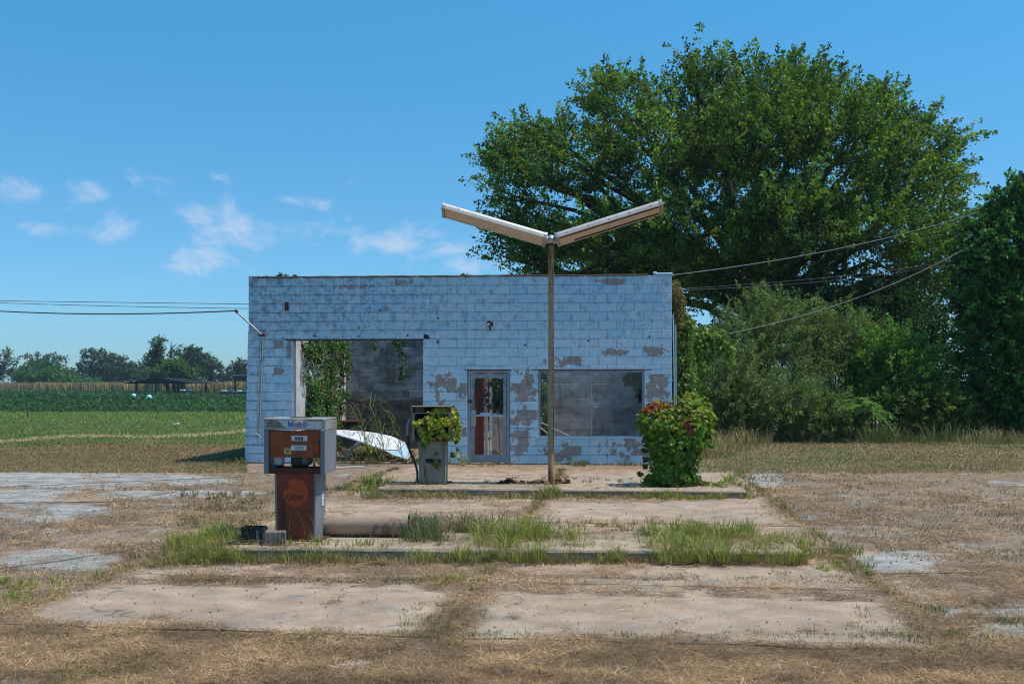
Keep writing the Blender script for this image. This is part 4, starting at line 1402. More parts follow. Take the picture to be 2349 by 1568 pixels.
def pump(base, rz, label, dressed):
    e = tag(empty('fuel_pump', base, rz), label, 'fuel pump')
    W, D = 0.345, 0.44         # half width, depth of the head
    H0, H1 = 0.735, 1.345
    w, d0, d1 = 0.235, 0.03, 0.40
    steel = M['grey_metal'] if dressed else M['tan_steel']
    # column
    mb = MB()
    for s_ in (-1, 1):
        mb.add([(s_ * w, d0, H0), (s_ * (w - 0.012), d0 + .004, 0.01), (s_ * (w - 0.012), d1, 0.01), (s_ * w, d1, H0),
                (s_ * (w - 0.022), d0, H0), (s_ * (w - 0.034), d0 + .004, 0.01), (s_ * (w - 0.034), d1, 0.01), (s_ * (w - 0.022), d1, H0)],
               [(0, 1, 2, 3), (4, 7, 6, 5), (0, 4, 5, 1), (2, 6, 7, 3), (0, 3, 7, 4), (1, 5, 6, 2)])
    mb.build('column_side', steel, e)
    fp = MB()
    fp.add([(-w + .024, d0 + 0.012, H0), (-w + .036, d0 + .016, 0.012), (w - .036, d0 + .016, 0.012), (w - .024, d0 + 0.012, H0),
            (-w + .024, d0 + 0.022, H0), (-w + .036, d0 + .026, 0.012), (w - .036, d0 + .026, 0.012), (w - .024, d0 + 0.022, H0)],
           [(0, 1, 2, 3), (7, 6, 5, 4), (0, 4, 5, 1), (1, 5, 6, 2), (2, 6, 7, 3), (3, 7, 4, 0)])
    front = fp.build('column_panel', M['orange_dark'] if dressed else M['tan_steel'], e)
    MB().box(-w + .036, w - .036, d1 - 0.02, d1 - 0.01, 0.012, H0).build('column_back', steel, e)
    MB().box(-w - 0.035, w + 0.06, d0 - 0.03, d1 + 0.04, -0.004, 0.012, 0.004).build('base_plate', M['rust'], e)
    # head
    for s_ in (-1, 1):
        mb = MB()
        xa, xb = sorted((s_ * W, s_ * (W - 0.012)))
        mb.box(xa, xb, 0.0, D, H0, H1 - 0.05, 0.003)
        xa, xb = sorted((s_ * (W - 0.0125), s_ * (W - 0.05)))
        mb.box(xa, xb, 0.001, 0.014, H0 + 0.002, H1 - 0.13, 0.002)
        mb.build('head_side', steel, e)
    mb = MB()
    mb.box(-W - 0.004, W + 0.004, -0.006, D + 0.006, H1 - 0.022, H1, 0.009)
    mb.box(W - 0.008, W + 0.003, -0.004, D + 0.004, H1 - 0.125, H1 - 0.0225, 0.002)
    mb.box(-W - 0.003, -W + 0.008, -0.004, D + 0.004, H1 - 0.125, H1 - 0.0225, 0.002)
    mb.build('head_cap', M['alu'] if dressed else steel, e)
    # tray with gussets
    mb = MB()
    mb.box(-W + 0.0125, W - 0.0125, 0.02, D - 0.02, H0, H0 + 0.012)
    mb.box(-W + 0.0125, W - 0.0125, 0.012, 0.022, H0 + 0.0, H0 + 0.065, 0.003)
    mb.box(-W + 0.0125, W - 0.0125, D - 0.03, D - 0.02, H0 + 0.0, H0 + 0.05, 0.003)
    for s_ in (-1, 1):
        mb.prism([(s_ * (W - .013), H0 + .065), (s_ * (W - .013), H0 + .16), (s_ * (W - .09), H0 + .065)], 0.023, 0.035)
        mb.prism([(s_ * (W - .013), H0 + .05), (s_ * (W - .013), H0 + .15), (s_ * (W - .09), H0 + .05)], D - 0.045, D - 0.033)
    mb.build('tray', M['rust'], e)
    MB().lathe([(0.07, 0), (0.105, 0.02), (0.12, 0.05), (0.12, 0.13), (0.10, 0.16)], (0.02, 0.2, H0 + 0.07), 18).build('meter', M['grey_metal'], e, True)
    MB().box(-0.06, 0.06, 0.065, 0.1, H0 + 0.085, H0 + 0.19, 0.004).build('meter_register', M['char'], e)
    MB().lathe([(0.03, 0), (0.062, 0.02), (0.07, 0.05), (0.07, 0.17), (0.05, 0.19)], (-0.235, 0.15, H0 + 0.07), 14).build('filter_can', M['plastic_white'] if dressed else M['grey_metal'], e, True)
    mb = MB()
    for x_, y_ in ((0.1, 0.12), (0.14, 0.3), (-0.1, 0.3), (-0.05, 0.1), (0.06, 0.28)):
        mb.tube([(x_, y_, H0 + 0.012), (x_ * 0.9, y_, H0 + 0.09)], 0.012, 6)
    mb.tube([(-0.2, 0.12, H0 + 0.03), (-0.05, 0.09, H0 + 0.05), (0.1, 0.1, H0 + 0.035), (0.2, 0.14, H0 + 0.03)], 0.016, 6)
    mb.tube([(-0.24, 0.2, H0 + 0.04), (0.0, 0.26, H0 + 0.04), (0.22, 0.2, H0 + 0.05)], 0.02, 6)
    mb.build('pipework', M['char'], e, True)
    zs0, zs1 = H1 - 0.118, H1 - 0.03
    if dressed:
        # brand strip
        mb = MB().box(-W + 0.009, W - 0.009, 0.002, 0.02, zs0, zs1)
        strip = mb.build('sign_strip', M['plastic_white'], e)
        MB().box(-W + 0.0, -W + 0.032, -0.003, 0.0015, zs0 - 0.006, zs1 + 0.006, 0.0).box(W - 0.035, W + 0.0, -0.003, 0.0015, zs0 - 0.006, zs1 + 0.006).box(-W + 0.032, W - 0.035, -0.0025, 0.001, zs0 - 0.006, zs0 + 0.006).build('strip_frame', M['alu'], strip)
        pr = [(-W + .035, zs0 + .01), (-W + .25, zs0 + .012), (-W + .235, zs0 + .025), (-W + .205, zs0 + .034), (-W + .19, zs0 + .07), (-W + .15, zs1 - .004), (-W + .07, zs1 - .002), (-W + .035, zs1 - .012)]
        MB().prism(pr, -0.0005, 0.0015).build('torn_patch', M['torn'], strip)
        tx, tz = -0.062, zs0 + 0.022
        m_w, m_h, m_s = 0.060, 0.060, 0.0125
        mp_ = [(0, 0), (m_s, 0), (m_s, m_h * .68), (m_w / 2 - .003, 0), (m_w / 2 + .003, 0), (m_w - m_s, m_h * .68), (m_w - m_s, 0), (m_w, 0), (m_w, m_h), (m_w - m_s * 1.15, m_h), (m_w / 2, m_h * .36), (m_s * 1.15, m_h), (0, m_h)]
        MB().prism([(tx - 0.008 + a_, tz + b_) for a_, b_ in mp_], -0.0018, -0.0004).build('lettering', M['ink_blue'], strip)
        text('o', 0.086, (tx + 0.060, -0.0012, tz), M['ink_red'], strip, bold=0.0020)
        text('b', 0.084, (tx + 0.108, -0.0012, tz), M['ink_blue'], strip, bold=0.0018)
        for x_, h_ in ((0.164, 0.042), (0.183, 0.061)):
            MB().box(tx + x_, tx + x_ + 0.0115, -0.0018, -0.0004, tz, tz + h_).build('lettering', M['ink_blue'], strip)
        MB().box(tx + 0.164, tx + 0.1755, -0.0018, -0.0004, tz + 0.049, tz + 0.061).build('lettering', M['ink_blue'], strip)
        # dial panel, loose at the top edge
        zp0, zp1 = 0.915, H1 - 0.14
        mb = MB().box(-W + 0.03, W - 0.03, 0.03, 0.04, zp0, zp1, 0.002)
        for s_ in (-1, 1):
            xa, xb = sorted((s_ * (W - 0.016), s_ * (W - 0.045)))
            mb.box(xa, xb, 0.0155, 0.0295, zp0 - 0.004, zp1, 0.002)
        dial = mb.build('dial_panel', M['orange'], e)
        X_ = lambda q: (q - 415) / 978.0
        Z_ = lambda q: zp1 - (q - 235) / 1010.0
        for (a_, c_, b_, d_), s_ in (((375, 288, 550, 345), '900'), ((370, 395, 540, 450), '000')):
            w_ = MB().box(X_(a_), X_(b_), 0.027, 0.0305, Z_(d_), Z_(c_), 0.0).build('number_window', M['paper'], dial)
            if s_ == '900':
                text('\u25c2', 0.016, (X_(a_) + 0.012, 0.0262, Z_(c_) - 0.02), M['ink'], w_, 'numeral')
            for k, ch in enumerate(s_):
                x_ = X_(415) + 0.0 + k * 0.033
                MB().box(x_ - 0.003, x_ + 0.026, 0.0258, 0.0275, Z_(d_) + 0.006, Z_(c_) - 0.012).build('number_wheel', M['ink'] if s_ == '000' else M['torn'], w_)
                text(ch, 0.04, (x_ + 0.001, 0.0245, Z_(d_) + 0.010), M['paper'] if s_ == '000' else M['ink'], w_, 'numeral', bold=0.0012)
        st_ = MB().box(X_(295), X_(370), 0.0275, 0.0302, Z_(492), Z_(428)).build('octane_sticker', M['yellow'], dial)
        text('87', 0.045, (X_(311), 0.0265, Z_(478)), M['ink'], st_, 'numeral', bold=0.0012)
        for q in (408, 450, 490):
            MB().box(X_(q) - 0.006, X_(q) + 0.006, 0.022, 0.0305, Z_(508), Z_(494)).build('push_knob', M['char'], dial)
        MB().tube([(-W + 0.16, 0.026, zp1 + 0.004), (0.02, 0.014, zp1 - 0.006), (0.18, 0.01, zp1 + 0.008), (W - 0.04, 0.016, zp1 - 0.006)], 0.004, 5).build('trim_bead', M['char'], e)
        # disc on the column, worn away at the upper left
        zc_, rc = 0.525, 0.142
        poly = []
        for k in range(48):
            th = 2 * math.pi * k / 48
            rr = rc
            dd = math.degrees(th)
            if 128 < dd < 170:
                rr = rc * (0.80 + 0.06 * math.sin(dd * 0.5))
            poly.append((0.004 + rr * math.cos(th), zc_ + 1.06 * rr * math.sin(th)))
        dsc = MB().prism(poly, 0.0385, 0.0425).build('emblem_disc', M['disc'], front)
        text('LION', 0.072, (-0.104, 0.0375, zc_ - 0.075), M['ink'], dsc, bold=0.0022, tilt=R(2), sx=1.0)
        for (x_, z_, w_, h_, r_) in ((-0.075, 0.055, 0.012, 0.032, 0.1), (-0.055, 0.062, 0.01, 0.02, -0.5), (-0.04, 0.066, 0.012, 0.014, 0.6), (0.02, 0.045, 0.03, 0.006, -0.2), (0.095, 0.02, 0.018, 0.006, 0.4), (0.07, 0.03, 0.012, 0.005, -0.3), (-0.10, 0.05, 0.008, 0.02, 0.0)):
            ca, sa = math.cos(r_), math.sin(r_)
            q = [(x_ + ca * a_ * w_ - sa * b_ * h_, zc_ + z_ + sa * a_ * w_ + ca * b_ * h_) for a_, b_ in ((-.5, -.5), (.5, -.35), (.4, .5), (-.3, .4))]
            MB().prism(q, 0.0372, 0.0384).build('lettering_remnant', M['ink'], dsc)
        k_ = MB().box(w - 0.003, w + 0.0015, 0.24, 0.315, 0.36, 0.52).build('notice_sticker', M['paper'], e)
        for z_ in (0.385, 0.41, 0.43, 0.465, 0.48, 0.495):
            MB().box(w + 0.0016, w + 0.0022, 0.255, 0.25 + rng.uniform(0.02, 0.055), z_, z_ + 0.008).build('print_line', M['ink'], k_)
        MB().box(-0.09, 0.12, 0.1, 0.25, H1 + 0.0005, H1 + 0.008).build('roof_scrap', M['rust'], e)
    else:
        MB().box(-W + 0.05, -W + 0.22, 0.006, 0.02, zs0, zs1).build('sign_strip', M['rust'], e)
        MB().box(-W + 0.02, W - 0.012, 0.004, 0.012, zs0 - 0.014, zs0 - 0.004).build('strip_frame', M['alu'], e)
        MB().box(-W + 0.0135, W - 0.0135, D - 0.012, D - 0.004, H0 + 0.03, H1 - 0.03).build('head_back', M['char'], e)
        k_ = MB().box(w - 0.003, w + 0.0015, 0.1, 0.14, 0.37, 0.50).build('notice_sticker', M['paper'], e)
        MB().box(-0.11, 0.02, d0 + .004, d0 + 0.0125, 0.36, 0.43, 0.002).build('panel_hole_shade', M['char'], e)  # dark plate on the panel, standing in for shade in a hole
        # nozzle and hose on the left flank
        MB().tube([(-W - 0.02, 0.22, 1.19), (-W - 0.06, 0.2, 1.1), (-W - 0.10, 0.2, 1.0), (-W - 0.10, 0.2, 0.82)], [0.018, 0.03, 0.034, 0.024], 9).build('nozzle', M['grey_metal'], e, True)
        hs = [(-0.445, 0.2, 0.84), (-0.44, 0.2, 0.68), (-0.40, 0.19, 0.52), (-0.32, 0.16, 0.36), (-0.27, 0.12, 0.20), (-0.265, 0.1, 0.08), (-0.29, 0.1, 0.02), (-0.25, 0.1, 0.03), (-0.215, 0.11, 0.12), (-0.205, 0.14, 0.3), (-0.21, 0.17, 0.5), (-0.225, 0.2, 0.7), (-0.22, 0.2, 0.75)]
        pts = []
        for i in range(len(hs) - 1):
            p0, p1, p2, p3 = [np.array(hs[min(max(i + q, 0), len(hs) - 1)]) for q in (-1, 0, 1, 2)]
            for t_ in np.linspace(0, 1, 4, endpoint=False):
                pts.append(0.5 * (2 * p1 + (p2 - p0) * t_ + (2 * p0 - 5 * p1 + 4 * p2 - p3) * t_ ** 2 + (3 * p1 - p0 - 3 * p2 + p3) * t_ ** 3))
        pts.append(np.array(hs[-1]))
        MB().tube(pts, 0.019, 8).build('hose', M['black'], e, True)
    return e


pb = G(676, 1240, 0.125)
pump((pb[0], pb[1] - 0.02, 0.128), R(-6.4), 'orange and grey fuel pump with round orange emblem on the front island', True)
pb2 = G(990, 1109, 0.125)
pump((pb2[0], pb2[1] - 0.03, 0.126), R(-4.5), 'gutted grey fuel pump with black hose and vine on the rear island', False)

# yellowing vine over the rear pump
pts = []
S2 = (pb2[1]) / F


def at2(px, py, dy=0.0):
    Y = pb2[1] + dy
    return P(px, py, Y)


for px, py, r in ((978, 960, .08), (992, 951, .09), (1005, 945, .10), (1020, 942, .10), (1035, 947, .10), (1045, 960, .09), (1048, 975, .08), (962, 966, .05), (968, 985, .07), (970, 1000, .07), (956, 968, .035), (985, 972, .1), (1003, 968, .1), (1020, 965, .1), (1035, 968, .08), (1040, 985, .05), (1043, 1000, .04), (985, 990, .06), (1010, 985, .06), (972, 1012, .05), (990, 1003, .05), (1028, 995, .05), (1012, 1000, .05), (1003, 938, .07), (1016, 936, .08), (1030, 938, .08), (1043, 946, .08), (1050, 985, .07), (1047, 1000, .05)):
    pts.append((*at2(px, py, -0.06 if py > 955 else 0.03), r))
e = vine_sheet('pump_vine', 'yellow green vine spilling over the gutted rear pump', pts, 620, 0.085, 0.08, [(0.38, 0.40, 0.03), (0.45, 0.42, 0.05), (0.22, 0.32, 0.03), (0.16, 0.26, 0.03), (0.45, 0.32, 0.05)], 0.55, base=(at2(1015, 1109)[0], pb2[1] + 0.1, 0.12), out=(0, -1, 0.5), sr=0)
pts = [(*at2(px, py, -0.03), r) for px, py, r in ((1000, 1040, .03), (1006, 1052, .05), (992, 1060, .05), (1003, 1064, .04), (985, 1058, .03), (1047, 1030, .04), (1040, 1040, .04), (1050, 1050, .03), (972, 1022, .03), (1045, 1010, .03))]
vine_sheet('pump_vine', 'sparse vine leaves clinging to the column of the rear pump', pts, 60, 0.07, 0.06, [(0.12, 0.16, 0.02), (0.22, 0.14, 0.03), (0.07, 0.1, 0.02)], 0.5, out=(0, -1, 0.5), sr=0)

# third pump, wholly under Virginia creeper: palmate leaves hanging in layers
YC = 16.95
cb = G(1550, 1112, 0.12)
cre = tag(empty('creeper_mound', (cb[0], YC, 0.12)), 'head high mound of green and red creeper at the right end of the rear island', 'vine')
cbase = np.array(cre.location)
ell = [(1510, 966, 42, 42, .30), (1582, 970, 50, 62, .34), (1550, 1005, 62, 48, .34), (1546, 1050, 50, 50, .28), (1545, 1092, 52, 26, .27)]
cs, nrm = [], []
E = []
for px, py, rx, ry, rd in ell:
    c = P(px, py, YC)
    E.append((c, np.array((rx * YC / F, rd, ry * YC / F))))
for i, (c, r) in enumerate(E):
    m = 1000
    d = rand_dir(m)
    p = c + d * r * (0.82 + 0.38 * rng.random((m, 1)) ** 2.2)
    keep = np.ones(m, bool)
    for j, (c2, r2) in enumerate(E):
        if j != i:
            keep &= (np.linalg.norm((p - c2) / r2, axis=1) > 0.86)
    keep &= (p[:, 2] > 0.14)
    cs.append(p[keep])
    nrm.append(norm(d[keep] / r))
xt = []
for px, py in ((1480, 1010), (1478, 1030), (1482, 1052), (1480, 1068), (1486, 1020), (1490, 1095), (1484, 1100), (1500, 1106), (1610, 1104), (1622, 1107), (1600, 1098), (1632, 1020), (1628, 1000), (1490, 1108), (1478, 1110), (1520, 1112), (1560, 1112), (1590, 1111), (1612, 1111), (1640, 1110), (1650, 1109), (1470, 1085)):
    for _ in range(9):
        xt.append(P(px + rng.normal() * 3, py + rng.normal() * 3, YC - 0.1))
cs.append(np.array(xt))
nrm.append(np.tile((0, -1.0, 0.2), (len(xt), 1)))
cs, nrm = np.concatenate(cs), np.concatenate(nrm)
n = len(cs)
ax0 = norm(np.array((0, 0, -1.0)) * rng.uniform(0.5, 1.1, (n, 1)) + nrm * 0.55 + rng.normal(size=(n, 3)) * 0.22)
nr0 = norm(nrm + np.array((0, 0, 0.5)) + rng.normal(size=(n, 3)) * 0.25)
sd0 = norm(np.cross(nr0, ax0))
Lf = rng.uniform(0.05, 0.092, n)
qx, qy = proj(cs[:, 0], cs[:, 1], cs[:, 2])
red = np.maximum(1 - sstep(np.hypot((qx - 1490) / 40, (qy - 928) / 22), 0.4, 1.1), 1 - sstep(np.hypot((qx - 1583) / 10, (qy - 975) / 22), 0.5, 1.2) * 1.0)
red = np.maximum(red, 0.5 * (1 - sstep(np.hypot((qx - 1530) / 60, (qy - 925) / 16), 0.4, 1.1)))
dry = np.maximum(1 - sstep(np.hypot((qx - 1475) / 20, (qy - 1050) / 60), 0.5, 1.2), 1 - sstep(np.abs(qy - 1105) / 14, 0.4, 1.2)) * 0.7
yel = sstep(-qy, -1030, -935)  # yellow leaf colour plus painted highlights, rising towards the top
col = pick([(0.13, 0.25, 0.022), (0.17, 0.29, 0.025), (0.20, 0.32, 0.032), (0.10, 0.19, 0.022)], n)
ylc = pick([(0.36, 0.38, 0.035), (0.30, 0.30, 0.03), (0.42, 0.31, 0.045), (0.25, 0.34, 0.035)], n)
k = (yel * 0.75 * (rng.random(n) < 0.75))[:, None]
col = col * (1 - k) + ylc * k
k = (dry * (rng.random(n) < 0.7))[:, None]
col = col * (1 - k) + pick([(0.13, 0.07, 0.025), (0.10, 0.09, 0.02)], n) * k
k = ((red > rng.random(n) * 0.9) * 0.9)[:, None]
col = col * (1 - k) + pick([(0.38, 0.06, 0.035), (0.30, 0.05, 0.03), (0.34, 0.12, 0.04)], n) * k
AX, NR, CC, LL, CL = [], [], [], [], []
for ang, ls in ((-75, .72), (-38, .92), (0, 1.0), (38, .92), (75, .72)):
    th = R(ang) + rng.normal(size=(n, 1)) * 0.1
    AX.append(ax0 * np.cos(th) + sd0 * np.sin(th))
    NR.append(nr0)
    CC.append(cs)
    LL.append(Lf * ls)
    CL.append(col)
AX, NR, CC, LL, CL = map(np.concatenate, (AX, NR, CC, LL, CL))
V, T = leaves(CC - cbase, AX, NR, LL, LL * 0.48, 0.18)
np_mesh('foliage', V, T, M['leaf'], cre, col=np.repeat(CL, 4, 0))
mb = MB()
for k in range(16):
    c, r = E[k % 5]
    mb.tube(bend((rng.normal() * 0.12, rng.normal() * 0.1, 0.0), c - cbase + rand_dir(1)[0] * r * 0.8, 6, 0, 0.12), list(np.linspace(0.022, 0.006, 6)), 5, False)
mb.build('stem', M['bark'], cre, True)
mb = MB()
mb.box(-0.22, 0.22, -0.12, 0.2, 0, 0.74, 0.02)
mb.box(-0.34, 0.34, -0.14, 0.24, 0.741, 1.28, 0.03)
mb.build('buried_pump_case', M['rust'], cre)

# low red creeper on the rear island near the light pole
pts = [(*P(px, py, 17.3), r) for px, py, r in ((1150, 1104, .05), (1165, 1103, .06), (1180, 1105, .05), (1195, 1106, .05), (1210, 1107, .05), (1225, 1106, .05), (1240, 1105, .05), (1280, 1105, .06), (1300, 1104, .05))]
vine_sheet('ground_creeper', 'wilted red brown creeper lying along the rear island by the pole', pts, 420, 0.075, 0.055, [(0.20, 0.05, 0.025), (0.13, 0.05, 0.025), (0.10, 0.11, 0.02), (0.09, 0.04, 0.02)], 1.0, out=(0, -.5, 1), base=(P(1200, 1105, 17.3)[0], 17.3, 0.12))

# ------------------------------------------------------------------ forked light pole
YP = 17.25
lp = tag(empty('light_pole', (P(1264, 1105, YP)[0], YP, 0.12)), 'rusty forked light pole with two long raised lamp arms', 'light pole')
lb = np.array(lp.location)
zt = P(1264, 560, YP)[2] - 0.12
mb = MB().tube([(0, 0, -0.005), (0, 0, 1.9), (0, 0, 1.905), (0, 0, zt)], [0.052, 0.052, 0.047, 0.047], 16)
mb.build('post', M['pole'], lp, True)
MB().box(-0.12, 0.12, -0.12, 0.12, -0.003, 0.014, 0.004).build('base_flange', M['rust'], lp)
for bx_ in (-0.085, 0.085):
    for by_ in (-0.085, 0.085):
        MB().lathe([(0.014, 0), (0.014, 0.012), (0.008, 0.013), (0.008, 0.03)], (bx_, by_, 0.0142), 6).build('anchor_bolt', M['rust'], lp)
MB().lathe([(0.058, 0), (0.058, 0.02), (0.05, 0.03)], (0, 0, zt - 0.02), 14).build('post_collar', M['rust'], lp, True)
MB().lathe([(0.055, 0), (0.085, 0.03), (0.09, 0.09), (0.06, 0.13), (0.02, 0.15)], (0, 0, zt + 0.01), 12).build('fork_casting', M['chrome'], lp, True)
for sgn, (pa, qa), (pb_, qb), lab in ((-1, (1252, 549), (1016, 479), 'left lamp arm'), (1, (1277, 549), (1516, 476), 'right lamp arm with rust along its lens')):
    A_, B_ = P(pa, qa, YP) - lb, P(pb_, qb, YP) - lb
    d = B_ - A_
    Ln = float(np.linalg.norm(d))
    th = math.atan2(d[2], abs(d[0]))
    # built along +x, then turned
    arm = empty('lamp_arm', (0, 0, 0))
    arm.parent = lp
    arm['label'] = lab
    arm.location = A_
    arm.rotation_euler = (0, -th, 0) if sgn > 0 else (0, -th, math.pi)
    arm.rotation_euler[2] += R(-3)
    hwid = 0.19
    arm.rotation_euler[0] = R(-17) if sgn > 0 else R(17)
    prof = [(-hwid, -0.055), (-hwid, 0.0), (-hwid + 0.02, 0.045), (-hwid * .55, 0.06), (hwid * .55, 0.06), (hwid - 0.02, 0.045), (hwid, 0.0), (hwid, -0.055), (hwid - 0.03, -0.055), (hwid - 0.03, -0.02), (-hwid + 0.03, -0.02), (-hwid + 0.03, -0.055)]
    n = len(prof)
    mb = MB()
    mb.add([(x, yy, zz) for x in (0.03, Ln - 0.04) for yy, zz in prof], [(i, (i + 1) % n, n + (i + 1) % n, n + i) for i in range(n)] + [tuple(range(n)), tuple(range(2 * n - 1, n - 1, -1))])
    mb.build('housing', M['lamp_shell'], arm)
    for x0, x1 in ((-0.01, 0.028), (Ln - 0.038, Ln + 0.012)):
        mb = MB()
        cp = [(-hwid - .006, -0.062), (-hwid - .006, 0.0), (-hwid + 0.015, 0.05), (-hwid * .55, 0.066), (hwid * .55, 0.066), (hwid - 0.015, 0.05), (hwid + .006, 0.0), (hwid + .006, -0.062)]
        m_ = len(cp)
        mb.add([(x, yy, zz) for x in (x0, x1) for yy, zz in cp], [(i, (i + 1) % m_, m_ + (i + 1) % m_, m_ + i) for i in range(m_)] + [tuple(range(m_)), tuple(range(2 * m_ - 1, m_ - 1, -1))])
        mb.build('end_cap', M['alu'], arm)
    MB().box(0.035, Ln - 0.045, -hwid + 0.032, hwid - 0.032, -0.05, -0.022).build('lens', M['lens'], arm)
    if sgn > 0:
        MB().box(0.05, Ln - 0.06, -hwid + 0.033, -hwid + 0.085, -0.056, -0.0505).build('rusted_gap', M['rust'], arm)
        MB().box(0.3, Ln - 0.06, hwid - 0.09, hwid - 0.033, -0.056, -0.0505).build('rusted_gap', M['rust'], arm)
    for x_ in np.linspace(0.2, Ln - 0.2, 5):
        MB().tube([(x_, -hwid - 0.006, -0.015), (x_, -hwid + 0.004, -0.015)], 0.009, 6).build('screw', M['rust'], arm)
    MB().tube([-A_ * 0 + np.array((-0.09, 0, -0.02)), np.array((0.01, 0, 0))], [0.05, 0.07], 10).build('neck', M['chrome'], arm, True)

# ------------------------------------------------------------------ things on the front island
zi = 0.126
Yp = 11.35
a_, b_ = P(725, 1208, Yp), P(938, 1207, Yp - 0.05)
ct = (a_ + b_) / 2
pl = tag(empty('fat_pipe', (ct[0], ct[1], zi), math.atan2(b_[1] - a_[1], b_[0] - a_[0])), 'fat tan pipe lying on the front island beside the orange pump', 'pipe')
Lp = float(np.linalg.norm(b_ - a_))
r0, r1 = 0.130, 0.112
mb = MB()
mb.cur = 0
n = 36
vs_, fs_ = [], []
rings = [(-Lp / 2, r1), (-Lp / 2, r0)] + [(x, r0) for x in np.linspace(-Lp / 2 + .02, Lp / 2, 6)] + [(Lp / 2, r1)] + [(x, r1) for x in np.linspace(Lp / 2 - .02, -Lp / 2 + 0.02, 4)]
for x, r in rings:
    for k in range(n):
        th = 2 * math.pi * k / n
        vs_.append((x, r * math.cos(th), r0 + r * math.sin(th)))
m = len(rings)
for i in range(m):
    i2 = (i + 1) % m
    for k in range(n):
        fs_.append((i * n + k, i2 * n + k, i2 * n + (k + 1) % n, i * n + (k + 1) % n))
mb.add(vs_, fs_)
mb.build('shell', M['pipe'], pl, True)
mb = MB()
pts = [(Lp / 2 - 0.3 + 0.05 * k, 0.05 * math.sin(k * 2.1), r0 + 0.05 * math.cos(k * 1.7)) for k in range(8)]
mb.tube(pts, [0.03, 0.05, 0.04, 0.06, 0.05, 0.06, 0.03, 0.02], 7)
mb.build('debris_plug', M['pipe_in'], pl, True)
bt = G(583, 1240, 0.0)
bt = np.array((bt[0], 10.9, 0.126))
bt[0] = (583 - CX) / F * 10.9
bat = tag(empty('battery', bt, R(-4)), 'burnt black battery case standing left of the orange pump', 'battery')
mb = MB().box(-0.125, 0.125, -0.08, 0.08, 0, 0.012).box(-0.125, -0.113, -0.08, 0.08, 0.0125, 0.165).box(0.113, 0.125, -0.08, 0.08, 0.0125, 0.155).box(-0.1125, 0.1125, -0.08, -0.068, 0.0125, 0.16).box(-0.1125, 0.1125, 0.068, 0.08, 0.0125, 0.165)
mb.build('case', M['char'], bat)
for x_ in (-0.04, 0.035):
    MB().box(x_ - 0.004, x_ + 0.004, -0.067, 0.067, 0.0125, 0.14).build('cell_divider', M['char'], bat)
MB().box(0.05, 0.08, -0.085, -0.0805, 0.03, 0.13).build('label_scrap', M['torn'], bat)
sx = (632 - CX) / F * 10.72
stp = tag(empty('wood_block', (sx, 10.72, 0.126), R(9)), 'weathered grey wood block in front of the orange pump', 'block')
mb = MB()
for k in range(5):
    mb.box(-0.11 + 0.044 * k + 0.001, -0.11 + 0.044 * (k + 1) - 0.001, -0.075 + 0.004 * random.random(), 0.075, 0, 0.135 + 0.012 * random.random(), 0.006)
mb.build('grain_piece', M['grey_wood'], stp)
sc_ = tag(empty('scrap_strip', (P(560, 1240, 10.75)[0], 10.75, 0.127), R(6)), 'dark charred strip lying beside the battery case', 'scrap')
MB().sheet([[(x, y_, 0.02 + 0.03 * random.random() * (1 - abs(x) / .3)) for x in np.linspace(-0.28, 0.25, 9)] for y_ in (-0.05, 0.0, 0.06)], 0.01).build('strip', M['char'], sc_)

# ------------------------------------------------------------------ wreckage in the bay mouth
fd = tag(empty('fallen_door', BW(FX(850, .6), .6, 0), -BA), 'white overhead door panel collapsed in the bay opening', 'garage door')
fb = np.array(fd.location)
inv = lambda p: np.array((((p[0] - fb[0]) * bc - (p[1] - fb[1]) * bs), ((p[0] - fb[0]) * bs + (p[1] - fb[1]) * bc), p[2]))
BKY, FRY = 25.3, 24.0
back = [(735, 978), (772, 985), (800, 986), (830, 988), (862, 992), (899, 1000), (929, 1014)]
frn = [(735, 984), (772, 995), (800, 1003), (826, 1011), (850, 1020), (880, 1030), (914, 1031)]
for i in range(6):
    g_ = [[inv(P(*back[i], BKY)), inv(P(*back[i + 1], BKY))], [inv(P(*frn[i], FRY)), inv(P(*frn[i + 1], FRY))]]
    g_ = np.array(g_)
    g_[:, 0] += (g_[:, 1] - g_[:, 0]) * 0.03
    MB().sheet(g_, 0.03).build('door_section', M['white_paint'], fd)
q = [inv(P(*c)) for c in ((880, 1032, 23.97), (915, 1033, 23.97), (930, 1016, 24.8), (941, 1044, 24.3), (936, 1052, 23.8), (905, 1043, 23.8))]
MB().add(q, [(0, 1, 4, 5), (1, 2, 3, 4)]).build('shade_tinted_skirt', M['pale_blue'], fd)  # pale blue stands in for shade on the white panel's bent flank
for c in (((772, 988), (790, 1003)), ((786, 990), (806, 1004))):
    pass
MB().tube([inv(P(785, 990, 24.6)) + np.array((0, 0, 0.012)), inv(P(800, 990.5, 24.6)) + np.array((0, 0, 0.012)), inv(P(812, 1000, 23.95)) + np.array((0, 0, 0.012)), inv(P(796, 997, 24.0)) + np.array((0, 0, 0.012)), inv(P(785, 990, 24.6)) + np.array((0, 0, 0.012))], 0.005, 5).build('handle_cutout', M['char'], fd)


def plank(label, a_, b_, w_, t_, mat, name='board'):
    a_, b_ = np.array(a_), np.array(b_)
    L = float(np.linalg.norm(b_ - a_))
    e = MB().box(0, L, -w_ / 2, w_ / 2, -t_ / 2, t_ / 2, 0.003).build(name, mat)
    d = (b_ - a_) / L
    e.location = a_
    e.rotation_euler = Vector(d).to_track_quat('X', 'Z').to_euler()
    tag(e, label, 'board')
    return e


